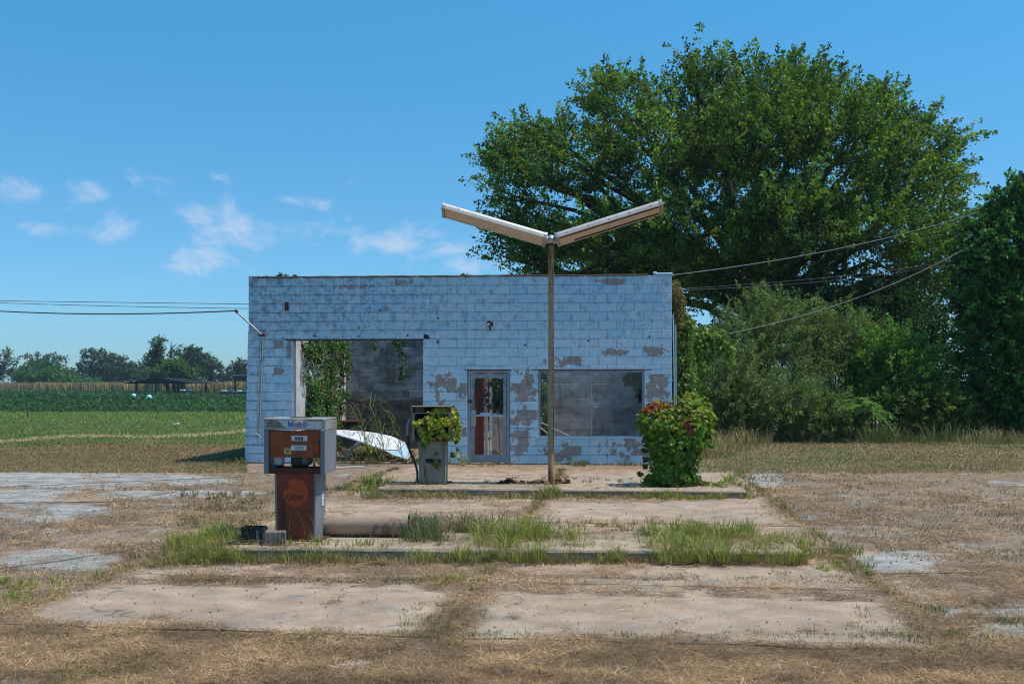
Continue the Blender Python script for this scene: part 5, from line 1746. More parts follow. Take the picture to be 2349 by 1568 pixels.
plank('pale slanting prop board under the fallen white door', P(787, 1050, 23.35), P(823, 1014, 23.6), 0.10, 0.035, M['grey_metal'])
plank('dark charred board leaning beside the prop under the fallen door', P(790, 1042, 23.9), P(760, 1000, 23.7), 0.10, 0.04, M['wood'])
plank('dark timber lying under the fallen white door', P(800, 1046, 24.3), P(900, 1035, 24.1), 0.12, 0.06, M['wood'])
plank('thin white batten on the ground before the bay', G(742, 1073, 0.02), G(835, 1068, 0.02), 0.04, 0.02, M['plastic_white'])
plank('pale stick on the ground left of the hose', G(845, 1061, 0.03), G(925, 1052, 0.05), 0.03, 0.02, M['grey_wood'])
bk = tag(empty('old_stove', BW(FX(795, 4.4), 4.4, 0), R(14)), 'dark rusted cabinet at the back of the bay', 'cabinet')
MB().box(-0.45, 0.4, -0.25, 0.25, 0.12, 0.78, 0.01).build('body', M['char'], bk)
MB().box(-0.47, 0.42, -0.27, 0.27, 0.78, 0.83, 0.01).build('top', M['rust'], bk)
for x_ in (-0.4, 0.35):
    for y_ in (-0.2, 0.2):
        MB().box(x_ - .02, x_ + .02, y_ - .02, y_ + .02, 0, 0.12).build('leg', M['rust'], bk)
db = tag(empty('broken_board', BW(FX(1130, .3), .3, 0), 0.2), 'broken cream boards heaped behind the shop door glass', 'debris')
MB().sheet([[(-.12, 0, .12), (.02, .02, .36), (.2, 0, .22)], [(-.05, .1, .1), (.1, .12, .2), (.28, .1, .06)]], 0.012).build('board_piece', M['cream'], db)
MB().sheet([[(.02, -.06, .14), (.3, -.05, .24)], [(.04, -.03, .1), (.32, -.02, .2)]], 0.012).build('board_piece', M['cream'], db)
MB().sheet([[(-.14, -.05, .06), (-.04, -.03, .30)], [(-.06, -.04, .06), (0.0, -.02, .2)]], 0.01).build('board_piece', M['white_paint'], db)

# litter
for px, py, s_, lab in ((405, 975, .16, 'crumpled white paper lying in the far meadow'), (988, 1133, .05, 'small white scrap on the ground before the rear pump')):
    q = G(px, py, 0.0)
    mb = MB()
    g_ = [[(x * s_, y_ * s_, 0.02 + s_ * 0.5 * random.random()) for x in np.linspace(-1, 1, 6)] for y_ in np.linspace(-.6, .6, 4)]
    o = mb.sheet(g_, 0.006).build('paper_scrap', M['white_paint'])
    o.location = q + np.array((0, 0, 0.02))
    tag(o, lab, 'litter')

# ------------------------------------------------------------------ wires


def wire(label, a_, b_, sag, r, mat, n=22):
    pts = []
    a_, b_ = np.array(a_), np.array(b_)
    for i in range(n):
        t_ = i / (n - 1)
        pts.append(a_ * (1 - t_) + b_ * t_ - np.array((0, 0, sag * 4 * t_ * (1 - t_))))
    tag(MB().tube(pts, r, 5).build('overhead_wire', mat, None, True), label, 'wire')


wire('thick dark service cable sagging from the left to the mast head', P(-300, 686, 30), BW(FX(547), -0.19, FZ(547, 714)), 0.22, 0.016, M['wire_dark'])
wire('upper thin wire running behind the building on the left', P(-300, 686, 60), P(700, 699, 50), 0.0, 0.016, M['wire_dark'])
wire('lower thin wire running behind the building on the left', P(-300, 683, 55), P(700, 709, 50), 0.1, 0.015, M['wire_dark'])
wire('pale service cable rising from the parapet corner to the right', BW(xR, 0.1, TOPZ + 0.01), P(2245, 486, 33.0), 0.22, 0.011, M['wire'])
wire('pale guy cable rising from the vine to the draped pole', P(1610, 776, 25.5), P(2250, 550, 33.0), 0.42, 0.011, M['wire'])
wire('faint dark wire between the tree branches upper strand', P(1560, 662, 24.5), P(2180, 600, 34), 0.1, 0.007, M['wire_dark'])
wire('faint dark wire between the tree branches lower strand', P(1560, 665, 24.5), P(2180, 604, 34), 0.16, 0.007, M['wire_dark'])

# ------------------------------------------------------------------ far left: crops, shed, machines, trees
ZF = -0.6


def GF(px, D, z=ZF):
    return np.array(((px - CX) / F * D, D, z))


# corn: front edge runs nearer towards the right
def corn_D(px):
    return 318 - (px / 563.0) * 112


n = 26000
px = rng.uniform(-420, 760, n)
D = corn_D(px) + rng.random(n) ** 1.8 * 30
h = rng.uniform(2.3, 3.3, n)
base = np.stack(((px - CX) / F * D, D, np.full(n, ZF)), 1)
V, T = blades(base, h, rng.uniform(0, 6.28, n), rng.uniform(0.02, 0.22, n), rng.uniform(0.10, 0.26, n), rng.normal(size=n) * 0.5)
C_ = pick([(0.55, 0.36, 0.14), (0.42, 0.25, 0.10), (0.64, 0.47, 0.22), (0.34, 0.165, 0.065), (0.47, 0.34, 0.12)], n)
o = np_mesh('corn_crop', V, T, M['straw'], col=np.repeat(C_, 5, 0))
tag(o, 'ripe brown corn standing along the far edge of the field', 'crop', kind='stuff')
# soybeans: a low canopy
n = 110000
py = rng.uniform(899, 960, n)
D = F * 2.1 / (py - HOR)
px = rng.uniform(-500, 900, n)
ok = (D < corn_D(px) - 3) & (D > 79 + 6 * fbm(px / 30, px * 0, 4))
px, D = px[ok], D[ok]
n = len(px)
zc_ = ZF + 0.06 + (0.42 + 0.36 * fbm(px / 9.0, D / 3.0, 4)) * rng.random(n) ** 0.6
c = np.stack(((px - CX) / F * D, D, zc_), 1)
sz = np.clip(D / 420, 0.20, 0.6) * rng.uniform(0.7, 1.3, n)
V, T = leaves(c, norm(rng.normal(size=(n, 3)) * (1, 1, 0.5)), norm(rng.normal(size=(n, 3)) * 0.6 + (0, -0.3, 0.7)), sz, sz * 0.8)
pn_ = fbm(c[:, 0] / 9, c[:, 1] / 14, 4)[:, None]
C_ = pick([(0.034, 0.095, 0.026), (0.044, 0.12, 0.03), (0.026, 0.072, 0.022), (0.07, 0.15, 0.05)], n) * (0.7 + 0.6 * pn_)
o = np_mesh('soybean_crop', V, T, M['leaf'], col=np.repeat(C_, 4, 0))
tag(o, 'dark green soybean crop filling the far left field', 'crop', kind='stuff')

# open shed
DS_ = 205
sh = tag(empty('pole_shed', GF(390, DS_), R(0)), 'dark open sided pole shed with low gable roof at the field edge', 'shed')
sb = np.array(sh.location)
k = DS_ / F
w_ = 74 * k
ze = P(390, 878, DS_)[2] - sb[2]
zr = P(390, 866.5, DS_)[2] - sb[2]
mb = MB()
mb.prism([(-w_, ze - .15), (-w_, ze), (0, zr), (w_, ze), (w_, ze - .15)], -7, 7)
mb.build('roof', M['dark_roof'], sh)
for px_, yy in ((334, -5), (363, 5), (383, -6.5), (390, 5), (408, -6), (436, -5), (452, 6)):
    x_ = (px_ - 390) * k
    MB().box(x_ - .16, x_ + .16, yy - .16, yy + .16, 0, ze - 0.02).build('post', M['wood'], sh)
# small shed cut off by the building
s2 = tag(empty('lean_to', GF(566, 190)), 'rusty post shed with tin roof half hidden by the building', 'shed')
sb2 = np.array(s2.location)
z1 = P(560, 861, 190)[2] - sb2[2]
x0 = (544 - 566) * 190 / F
MB().box(x0, 4.5, -3, 3, z1 - .05, z1 + .1).build('roof', M['tin'], s2)
MB().box(x0 + .1, 4.5, -3.05, -2.9, z1 - .4, z1 - .06).build('fascia', M['rust'], s2)
for x_ in (x0 + 0.35, 4.0):
    MB().box(x_ - .12, x_ + .12, -2.8, -2.55, 0, z1 - .07).build('post', M['rust'], s2)


def machine(px_, D, s_, label, cat, hub=False):
    e = tag(empty('farm_implement', GF(px_, D)), label, cat)
    MB().box(-1.2 * s_, 0.5 * s_, -.5, .5, .55, 1.0, 0.08).build('chassis', M['char'], e)
    MB().box(-1.1 * s_, -0.2 * s_, -.45, .45, 1.001, 1.35, 0.12).build('hopper', M['tin'], e)
    MB().box(-0.1 * s_, 0.9 * s_, -.4, .4, .7, 1.32, 0.12).build('hood', M['blue_mach'], e)
    for x_ in (-0.8 * s_, 0.7 * s_):
        for yy in (-.75, .55):
            wv = MB().lathe([(0.2, 0), (0.48, 0.0), (0.55, 0.06), (0.55, 0.16), (0.48, 0.22), (0.2, 0.22)], (0, 0, 0), 18).build('wheel', M['black'], e)
            wv.rotation_euler = (R(-90), 0, 0)
            wv.location = (x_, yy, 0.55)
            h_ = MB().lathe([(0.19, 0), (0.19, 0.23)], (0, 0, -0.005), 12).build('rim', M['hub'] if hub else M['tin'], wv)
    return e


machine(428, 196, 1.15, 'pale and dark farm implement parked under the shed end', 'machine')
machine(524, 178, 1.2, 'low white and blue farm implement parked left of the building', 'machine')
machine(556, 172, 0.9, 'blue tractor with yellow wheel hub beside the building edge', 'tractor', True)
for px_, py_, lab in ((307, 912, 'pale teal rounded tank in the soybeans, the left one'), (342.5, 916, 'pale teal tank with white top in the soybeans near the shed')):
    D = 2.15 * F / (py_ - HOR + 2)
    e = tag(empty('field_tank', GF(px_, D)), lab, 'tank')
    MB().lathe([(0.34, 0.0), (0.38, 0.1), (0.38, 0.72), (0.32, 0.88), (0.16, 0.98)], (0, 0, 0), 16).build('body', M['teal'], e, True)
    MB().lathe([(0.24, 0), (0.16, 0.08), (0.05, 0.12)], (0, 0, 0.93), 14).build('lid', M['white_paint'], e, True)
q = P(65, 966, 62)
zg_ = float(ground_z(np.array([q[0]]), np.array([62.0]))[0])
fp = tag(MB().tube([(0, 0, 0), (-0.06, 0, 0.55), (-0.11, 0, 1.05)], [0.05, 0.045, 0.04], 7).build('fence_post', M['wood']), 'thin leaning fence post at the soybean edge', 'post')
fp.location = (q[0], 62, zg_)

# far trees, one by one
pal_f1 = [(0.055, 0.10, 0.035), (0.08, 0.125, 0.045), (0.045, 0.085, 0.032)]
pal_f2 = [(0.09, 0.20, 0.035), (0.075, 0.17, 0.03), (0.115, 0.23, 0.045)]
pal_f3 = [(0.085, 0.12, 0.048), (0.11, 0.13, 0.05), (0.07, 0.10, 0.045)]
pal_pine = [(0.075, 0.115, 0.028), (0.095, 0.14, 0.034), (0.055, 0.09, 0.026)]


def far_tree(name, label, D, lobs, pal, shoots=160, per=11, L=0.72, trunk=None, cat='tree', up=0.4, sl=None):
    lo = [lobe_px(*q, Y0=D) for q in lobs]
    cx_ = float(np.mean([l[0][0] for l in lo]))
    base = np.array((cx_ if trunk is None else GF(trunk, D)[0], D, ZF))
    e = tag(empty(name, base), label, cat, 'trees beyond the corn')
    V, T, C_, st_ = crown_leaves(lo, shoots, per, sl or 1.6, L, L * 0.7, pal, up=up, jit=0.45, shell=(0.3, 1.0), droop=0.1)
    V[:, 2] = np.maximum(V[:, 2], ZF)
    np_mesh('crown', V - base, T, M['leaf'], e, col=C_)
    mb = MB()
    top = np.mean([l[0] for l in lo], axis=0) - base
    top[2] *= 0.55
    mb.tube(bend((0, 0, 0), top, 4, 0, 0.03), [0.55, 0.45, 0.38, 0.3], 7, False)
    for c, s in st_:
        mb.tube(bend(top * 0.9, c - base, 4, 0.03, 0.06), [0.28, 0.2, 0.14, 0.08], 5, False)
    mb.build('trunk', M['bark'], e, True)


far_tree('far_tree', 'round oak crown cut by the left picture edge', 330, [(5, 825, 35, 25, 0), (-30, 850, 50, 40, 0), (10, 860, 30, 20, 0)], pal_f3, 260)
far_tree('far_tree', 'flat topped tree behind the rounded green mound on the far left', 380, [(80, 826, 30, 11, 0), (120, 822, 26, 10, 0), (142, 828, 12, 8, 0), (100, 845, 40, 18, 0)], pal_f3, 200)
far_tree('vine_mound', 'big rounded mound of dark green growth at far left', 335, [(95, 850, 50, 25, 0), (60, 858, 40, 22, 0), (140, 862, 35, 20, 0), (170, 873, 30, 12, 0)], [(0.055, 0.13, 0.035), (0.075, 0.155, 0.04)], 520)
far_tree('vine_mound', 'bright green round bush low in front of the dark mound', 327, [(60, 866, 28, 17, 0)], pal_f2, 160, cat='bush')
far_tree('vine_mound', 'bright green sloping bushes trailing right from the dark mound', 328, [(110, 862, 25, 20, 0), (135, 870, 28, 15, 0), (175, 876, 25, 9, 0), (210, 878, 22, 6, 0)], pal_f2, 260, cat='bush')
far_tree('far_tree', 'tall bare stemmed tree with umbrella crown right of the mound', 345, [(208, 812, 22, 8, 0), (213, 822, 14, 8, 0), (195, 843, 18, 14, 0)], pal_f3, 130, trunk=213)
far_tree('far_tree', 'narrow topped tree right beside the umbrella crowned tree', 350, [(229, 813, 9, 10, 0), (228, 845, 16, 20, 0), (220, 862, 20, 14, 0)], pal_f1, 130, trunk=229)
far_tree('far_tree', 'dark tree with two stacked crowns in the middle of the far wood', 345, [(248, 820, 13, 12, 0), (253, 838, 17, 15, 0), (245, 860, 22, 16, 0)], pal_f1, 170)
far_tree('far_tree', 'broad dark spreading tree left of the pine in the far wood', 340, [(276, 828, 18, 9, 0), (285, 842, 20, 14, 0), (272, 855, 25, 16, 0), (295, 858, 20, 18, 0)], pal_f1, 220)
far_tree('far_tree', 'hazy dark tree line tree just left of the tall pine', 390, [(315, 850, 22, 20, 0), (335, 845, 18, 18, 0), (305, 866, 30, 12, 0)], pal_f1, 180)
far_tree('far_tree', 'large dark round tree to the right of the dead snags', 300, [(438, 812, 22, 14, 0), (452, 826, 28, 18, 0), (440, 845, 24, 22, 0), (428, 830, 18, 18, 0)], pal_f1, 330)
far_tree('far_tree', 'open crowned spreading tree right of the large dark tree', 310, [(478, 832, 14, 9, 0), (492, 840, 16, 7, 0), (470, 850, 18, 12, 0), (500, 848, 10, 5, 0)], pal_f3, 150)
far_tree('far_tree', 'thin crowned tree beside the left edge of the building', 300, [(545, 838, 12, 7, 0), (560, 836, 10, 7, 0), (538, 850, 18, 8, 0), (560, 858, 20, 12, 0)], pal_f3, 150)
far_tree('far_tree', 'low tree line growth between open crown and building', 330, [(500, 868, 30, 12, 0), (530, 868, 28, 10, 0), (470, 868, 22, 12, 0), (560, 872, 25, 10, 0)], pal_f1, 260)
far_tree('far_tree', 'distant blue green wood behind the gap left of centre', 430, [(165, 858, 40, 14, 0), (190, 868, 40, 12, 0), (240, 870, 40, 12, 0), (280, 872, 40, 10, 0), (330, 872, 40, 12, 0), (390, 872, 40, 12, 0), (440, 870, 40, 12, 0)], pal_f1, 480)
# pine with ragged top, dead snags beside it
far_tree('pine_tree', 'tall ragged pine rising above the shed', 250, [(364, 784, 13, 10, 0), (360, 800, 16, 9, 0), (352, 818, 24, 8, 0), (345, 828, 14, 5, 0), (366, 830, 20, 8, 0), (362, 845, 22, 10, 0)], pal_pine, 300, 9, 0.55, 366, up=0.1, sl=1.0)
far_tree('cedar_mound', 'dense green cedar mound directly behind the shed', 235, [(400, 838, 30, 16, 0), (420, 855, 35, 18, 0), (385, 860, 40, 18, 0), (350, 862, 28, 14, 0), (440, 868, 18, 9, 0)], [(0.09, 0.165, 0.03), (0.115, 0.19, 0.035), (0.07, 0.135, 0.03)], 520, 9, 0.6, sl=1.0)
dt = tag(empty('dead_snag', GF(393, 245)), 'bare dead tree with forked branches beside the pine', 'tree')
db_ = np.array(dt.location)
mb = MB()
pt = lambda a_, b_: P(a_, b_, 245) - db_
mb.tube([(0, 0, 0), pt(394, 830), pt(392, 805), pt(393, 782)], [0.4, 0.3, 0.2, 0.05], 6)
for a_, b_, c_, d_ in ((392, 812, 414, 790), (393, 803, 408, 786), (394, 820, 420, 800), (393, 798, 402, 790), (394, 822, 384, 806), (412, 792, 424, 789), (393, 815, 386, 812)):
    mb.tube(bend(pt(a_, b_), pt(c_, d_), 4, 0.03, 0.05), [0.14, 0.1, 0.07, 0.03], 5)
mb.tube([pt(424, 860), pt(421, 835), pt(423, 822), pt(427, 806)], [0.25, 0.18, 0.12, 0.04], 6)
mb.build('trunk', M['bark'], dt)
V, T, C_, _ = crown_leaves([lobe_px(398, 812, 14, 10, Y0=245), lobe_px(416, 796, 7, 4, Y0=245)], 34, 7, 0.8, 0.5, 0.35, pal_pine)
np_mesh('crown', V - db_, T, M['leaf'], dt, col=C_)

# ------------------------------------------------------------------ grass, straw and weeds (nobody could count them)
GREEN = [(0.27, 0.32, 0.04), (0.21, 0.27, 0.04), (0.32, 0.35, 0.06), (0.35, 0.33, 0.11)]
DULL = [(0.11, 0.165, 0.05), (0.13, 0.18, 0.06), (0.17, 0.19, 0.075)]
DRY = [(0.30, 0.21, 0.115), (0.24, 0.165, 0.085), (0.38, 0.29, 0.17), (0.19, 0.125, 0.065)]
BLUE = [(0.07, 0.12, 0.055), (0.09, 0.15, 0.07), (0.15, 0.14, 0.08)]
GB_V, GB_T, GB_C = [], [], []
_cnt = [0]


def put(V, T, C_):
    GB_V.append(V)
    GB_T.append(T + _cnt[0])
    GB_C.append(C_)
    _cnt[0] += len(V)


def tufts(px, py, n_blade, h, pal, z=0.0, spread=0.06, lean=(0.15, 1.2), w=0.006, dry=0.3):
    """px,py arrays: tuft roots in the picture, put on the ground there"""
    px, py = np.atleast_1d(px).astype(float), np.atleast_1d(py).astype(float)
    z = np.broadcast_to(z, px.shape)
    Y = (CH - z) * F / (py - HOR)
    X = (px - CX) / F * Y
    m = len(px)
    hh = np.broadcast_to(h, px.shape) * rng.uniform(0.4, 1.25, m) * (0.35 + 1.0 * fbm(X * 3.2 + 11, Y * 3.2, 3))
    i = np.repeat(np.arange(m), n_blade)
    n = len(i)
    az = rng.uniform(0, 2 * math.pi, n)
    rr = spread * np.sqrt(rng.random(n)) * rng.uniform(0.6, 1.4, m)[i]
    base = np.stack((X[i] + rr * np.cos(az), Y[i] + rr * np.sin(az), z[i] - 0.01), 1)
    H = hh[i] * rng.uniform(0.35, 1.1, n)
    V, T = blades(base, H, az + rng.normal(size=n) * 0.6, rng.uniform(*lean, n), w * rng.uniform(0.7, 1.4, n) * np.clip(Y[i] / 11, 0.7, 2.2))
    C_ = pick(pal, n)
    k = rng.random(n) < dry
    C_[k] = pick(DRY, int(k.sum()))
    put(V, T, np.repeat(C_, 5, 0))


U = rng.uniform
ISL = 0.12
# front island: long grass along the kerb and on top
def isl_z(py):
    return np.where(py < 1262, ISL, 0.0)


def patch(x0, x1, y0, y1, m, nb, h, pal, z=0.0, **kw):
    px = (x0 + x1) / 2 + (x1 - x0) * 0.36 * rng.normal(size=m).clip(-1.7, 1.7)
    py = U(y0, y1, m)
    tufts(px, py, nb, h, pal, z, **kw)


patch(410, 560, 1240, 1280, 70, 34, 0.27, GREEN, 0.06)
patch(470, 560, 1226, 1245, 26, 34, 0.32, GREEN, ISL)
patch(380, 480, 1262, 1296, 40, 26, 0.18, GREEN)
patch(310, 450, 1270, 1305, 44, 24, 0.12, DULL, dry=0.5)
patch(560, 960, 1256, 1290, 110, 26, 0.15, GREEN, dry=0.3)
patch(560, 960, 1238, 1256, 34, 16, 0.16, GREEN, ISL, dry=0.3)
patch(940, 1010, 1205, 1245, 46, 34, 0.26, BLUE, ISL, dry=0.25)
patch(1000, 1120, 1195, 1225, 46, 28, 0.30, BLUE, 0.05, dry=0.55)
patch(990, 1300, 1232, 1286, 150, 32, 0.27, GREEN, 0.05)
patch(1120, 1290, 1215, 1245, 60, 28, 0.30, GREEN, ISL)
patch(1280, 1460, 1262, 1292, 46, 26, 0.16, GREEN, dry=0.3)
patch(1340, 1450, 1250, 1285, 30, 28, 0.19, GREEN, 0.05)
patch(1470, 1560, 1220, 1250, 20, 20, 0.18, DULL, ISL)
patch(1520, 1700, 1232, 1286, 110, 34, 0.30, GREEN, 0.06)
patch(1560, 1700, 1215, 1240, 40, 30, 0.30, GREEN, ISL)
patch(1690, 1840, 1240, 1290, 60, 30, 0.25, GREEN, 0.05)
patch(1800, 1840, 1270, 1296, 14, 34, 0.24, GREEN)
patch(1300, 1560, 1195, 1225, 60, 18, 0.14, DULL, 0.0, dry=0.5)
patch(440, 640, 1130, 1215, 150, 16, 0.14, DULL, 0.0, dry=0.85)
tufts(U(430, 1856, 420), U(1278, 1296, 420), 22, 0.11, DRY, 0.0, 0.10, dry=0.3)
tufts(U(440, 1846, 560), U(1270, 1292, 560), 20, 0.17, GREEN + DULL, 0.0, 0.08, dry=0.4)
tufts(840 + 880 * rng.random(420) ** 1.2, U(1128, 1144, 420), 20, 0.14, DRY + DULL + GREEN, 0.0, 0.12, dry=0.3)
# tall seeding stems on the island
m = 120
tufts(U(500, 1350, m), U(1225, 1285, m), 3, 0.55, [(0.24, 0.26, 0.10), (0.3, 0.22, 0.12), (0.16, 0.2, 0.07)], 0.06, 0.05, (0.1, 0.6), 0.004, 0.4)
# rear island
patch(830, 1060, 1120, 1134, 60, 24, 0.17, GREEN, 0.02, dry=0.3)
patch(830, 900, 1104, 1124, 24, 26, 0.26, GREEN, 0.05)
patch(1060, 1260, 1124, 1138, 46, 20, 0.13, DULL, 0.0, dry=0.5)
patch(1245, 1280, 1112, 1140, 16, 26, 0.22, GREEN, 0.05)
patch(1480, 1700, 1118, 1144, 70, 26, 0.17, GREEN, 0.03)
patch(1640, 1700, 1100, 1125, 16, 26, 0.24, GREEN, 0.08)
patch(1300, 1480, 1134, 1142, 26, 12, 0.10, DULL, 0.0, dry=0.5)
patch(1150, 1460, 1096, 1106, 24, 12, 0.12, DULL, 0.08)
# foot of the facade
patch(1030, 1080, 1040, 1066, 18, 34, 0.36, GREEN, 0.0, dry=0.35)
patch(1270, 1300, 1050, 1066, 14, 26, 0.20, GREEN)
patch(1300, 1370, 1052, 1068, 22, 22, 0.24, DULL, dry=0.5)
patch(1400, 1480, 1058, 1068, 12, 14, 0.22, DULL, dry=0.5)
patch(1080, 1170, 1058, 1068, 14, 14, 0.12, DULL, dry=0.5)
patch(500, 566, 1046, 1068, 30, 26, 0.26, DULL, dry=0.4)
patch(745, 960, 1030, 1064, 120, 22, 0.30, DULL, dry=0.6)
patch(760, 900, 1000, 1040, 50, 20, 0.25, GREEN, 0.0, dry=0.3)
patch(690, 975, 1012, 1030, 60, 18, 0.25, DULL, 0.0, dry=0.3)
# joints in the slabs
for u_ in JU:
    v_ = U(7.4, 21.5, 150)
    q = UV(u_, 0)[None] + np.stack((v_ * gs, v_ * gc, 0 * v_), 1) + np.stack((rng.normal(size=150) * 0.05, 0 * v_, 0 * v_), 1)
    px, py = proj(q[:, 0], q[:, 1])
    tufts(px, py, 18, np.where((v_ > 9.8) & (v_ < 12), 0.16, 0.09), DULL + GREEN[:1], 0.0, 0.07, dry=0.45)
m = 150
tufts(U(80, 1090, m), 1330 + rng.normal(size=m) * 4, 14, 0.06, DULL, 0.0, 0.08, dry=0.55)
m = 100
tufts(U(1090, 2000, m), 1328 + rng.normal(size=m) * 5, 14, 0.05, DULL, 0.0, 0.08, dry=0.55)
patch(990, 1090, 1322, 1350, 30, 22, 0.10, GREEN, dry=0.4)
patch(940, 1060, 1380, 1452, 40, 18, 0.07, GREEN, dry=0.6)
patch(-60, 120, 1330, 1385, 80, 24, 0.10, GREEN, dry=0.25)
m = 260
tufts(U(-60, 2150, m), 1456 + rng.normal(size=m) * 6, 16, 0.05, GREEN + DULL, 0.0, 0.06, dry=0.5)
m = 26
tufts(U(0, 2000, m), 1456 + rng.normal(size=m) * 6, 5, 0.17, GREEN + DULL, 0.0, 0.03, (0.1, 0.4), 0.005, 0.1)
patch(1890, 1980, 1262, 1312, 36, 24, 0.12, GREEN, dry=0.3)
patch(2000, 2349, 1380, 1500, 90, 22, 0.08, DULL + GREEN[:1], dry=0.45)
patch(-60, 2420, 1470, 1600, 260, 20, 0.06, GREEN + DULL, dry=0.4)
patch(100, 300, 1500, 1600, 40, 22, 0.08, GREEN, dry=0.3)
# right lot: dry stubble weeds
m = 1300
px, py = U(1720, 2800, m), 1085 + (1290 - 1085) * rng.random(m) ** 1.2
k = fbm(px / 160, py / 28, 4) > 0.47
tufts(px[k], py[k], 18, 0.075, [(0.26, 0.17, 0.095), (0.20, 0.135, 0.075), (0.30, 0.215, 0.12)], 0.0, 0.22, (0.1, 1.0), 0.005, 0.4)
m = 1050
px, py = U(-420, 620, m), 1085 + (1320 - 1085) * rng.random(m) ** 1.2
k = (fbm(px / 160 + 9, py / 28, 4) > 0.47) & (grey_mask(px, py) < 0.3)
tufts(px[k], py[k], 18, 0.075, [(0.24, 0.165, 0.09), (0.16, 0.11, 0.06), (0.12, 0.13, 0.05)], 0.0, 0.22, (0.1, 1.0), 0.005, 0.4)
o = np_mesh('green_grass', np.concatenate(GB_V), np.concatenate(GB_T), M['grass'], col=np.concatenate(GB_C))
tag(o, 'tufts of green and drying grass on the islands and along the slab joints', 'grass', kind='stuff')

# thicket foot: long pale grasses
GB_V, GB_T, GB_C = [], [], []
_cnt[0] = 0
LONG = [(0.28, 0.27, 0.11), (0.36, 0.29, 0.16), (0.21, 0.23, 0.08), (0.42, 0.34, 0.2)]
patch(1590, 1740, 1000, 1022, 80, 26, 0.8, LONG, 0.0, spread=0.25, lean=(0.2, 1.0), w=0.007, dry=0.4)
patch(1590, 1680, 1020, 1050, 40, 26, 0.6, LONG, 0.0, spread=0.2, lean=(0.2, 1.0), w=0.007, dry=0.6)
patch(1740, 2260, 1000, 1017, 190, 26, 0.75, [(0.10, 0.16, 0.045), (0.14, 0.18, 0.06), (0.20, 0.20, 0.085)], 0.0, spread=0.25, lean=(0.2, 0.9), w=0.007, dry=0.15)
patch(2230, 2420, 998, 1018, 100, 24, 0.7, LONG, 0.0, spread=0.2, lean=(0.2, 0.9), w=0.007, dry=0.2)
patch(1580, 2420, 1012, 1020, 160, 16, 0.2, DULL, 0.0, spread=0.15, dry=0.6)
o = np_mesh('long_grass', np.concatenate(GB_V), np.concatenate(GB_T), M['grass'], col=np.concatenate(GB_C))
tag(o, 'long pale grasses along the foot of the thicket', 'grass', kind='stuff')

# seeding reeds in the bay mouth: single clumps
for px_, py_, d_, hts, lab in ((905, 1048, 0.0, (1.55, 1.25), 'tall seeding reed clump just left of the gutted pump'), (868, 1045, .2, (1.5, 1.3, 1.1), 'tall reed clump with feathery heads in front of the fallen door'), (936, 1020, 0.5, (1.75,), 'arching broad leaved reed behind the pump nozzle')):
    q = G(px_, 1052)
    e = tag(empty('reed_clump', (q[0], 23.0 + d_ - 0.3, 0.0)), lab, 'reed')
    Vs, Ts, Cs, k0 = [], [], [], 0
    for h_ in hts:
        for s_ in range(3):
            h2 = h_ * rng.uniform(0.6, 1.0)
            az = rng.uniform(2.2, 4.2) if rng.random() < 0.7 else rng.uniform(0, 6.28)
            dd = np.array((math.cos(az), math.sin(az) * 0.5, 0))
            for t_ in np.linspace(0.15, 0.9, 6):
                b0 = np.array((rng.normal() * 0.04, rng.normal() * 0.04, 0)) + dd * 0.28 * h2 * t_ ** 2 + np.array((0, 0, h2 * t_))
                az2 = az + rng.normal() * 1.0
                V, T = blades(b0[None], np.array([0.34 * h2]), np.array([az2]), np.array([rng.uniform(0.8, 1.7)]), np.array([0.017]))
                Vs.append(V)
                Ts.append(T + k0)
                k0 += len(V)
                Cs.append(np.tile(pick(GREEN + DULL, 1), (len(V), 1)))
            ax = [dd * 0.28 * h2 * t_ ** 2 + np.array((0, 0, h2 * t_)) for t_ in np.linspace(0, 1.05, 9)]
            for i in range(len(ax) - 1):
                V, T = leaves(ax[i][None], (ax[i + 1] - ax[i])[None], np.array((0, -1.0, 0))[None], np.linalg.norm(ax[i + 1] - ax[i]) * 1.15, 0.012)
                Vs.append(V)
                Ts.append(T + k0)
                k0 += len(V)
                Cs.append(np.tile((0.16, 0.2, 0.06), (len(V), 1)))
            tip = ax[-1]
            m = 26
            cc = tip + dd * rng.uniform(0, 0.2, (m, 1)) + rng.normal(size=(m, 3)) * 0.02 - np.array((0, 0, 1)) * rng.uniform(-0.06, 0.12, (m, 1))
            V, T = leaves(cc, norm(dd + rng.normal(size=(m, 3)) * 0.5), rand_dir(m), 0.05, 0.014)
            Vs.append(V)
            Ts.append(T + k0)
            k0 += len(V)
            Cs.append(np.tile((0.26, 0.18, 0.10), (len(V), 1)))
    np_mesh('blade_cluster', np.concatenate(Vs), np.concatenate(Ts), M['grass'], e, col=np.concatenate(Cs))

# dead straw lying over the lot
n = 1050000
py = 1066 + (1640 - 1066) * rng.random(n) ** 0.8
px = U(-420, 2800, n)
Y = CH * F / (py - HOR)
X = (px - CX) / F * Y
s = straw_cover(X, Y)
inb = (Y > 22.6) & (X > -6.3) & (X < 3.8)
isl = ((py > 1200) & (py < 1288) & (px > 470) & (px < 1835)) | ((py > 1100) & (py < 1138) & (px > 872) & (px < 1705))
keep = (rng.random(n) < s * 0.60 * np.where(isl, 0.8, 1.0)) & ~inb
X, Y = X[keep], Y[keep]
isl = isl[keep]
n = len(X)
hm = 0.055 * sstep(fbm(X * 2.3, Y * 3.1 + 4, 4), 0.42, 0.72) * s[keep]
z = 0.014 + np.where(isl, 0.12, 0) + hm * rng.random(n)
az = rng.uniform(0, 2 * math.pi, n)
Ls = (0.025 + 0.13 * rng.random(n) ** 3) * np.clip(Y / 9, 0.8, 1.7)
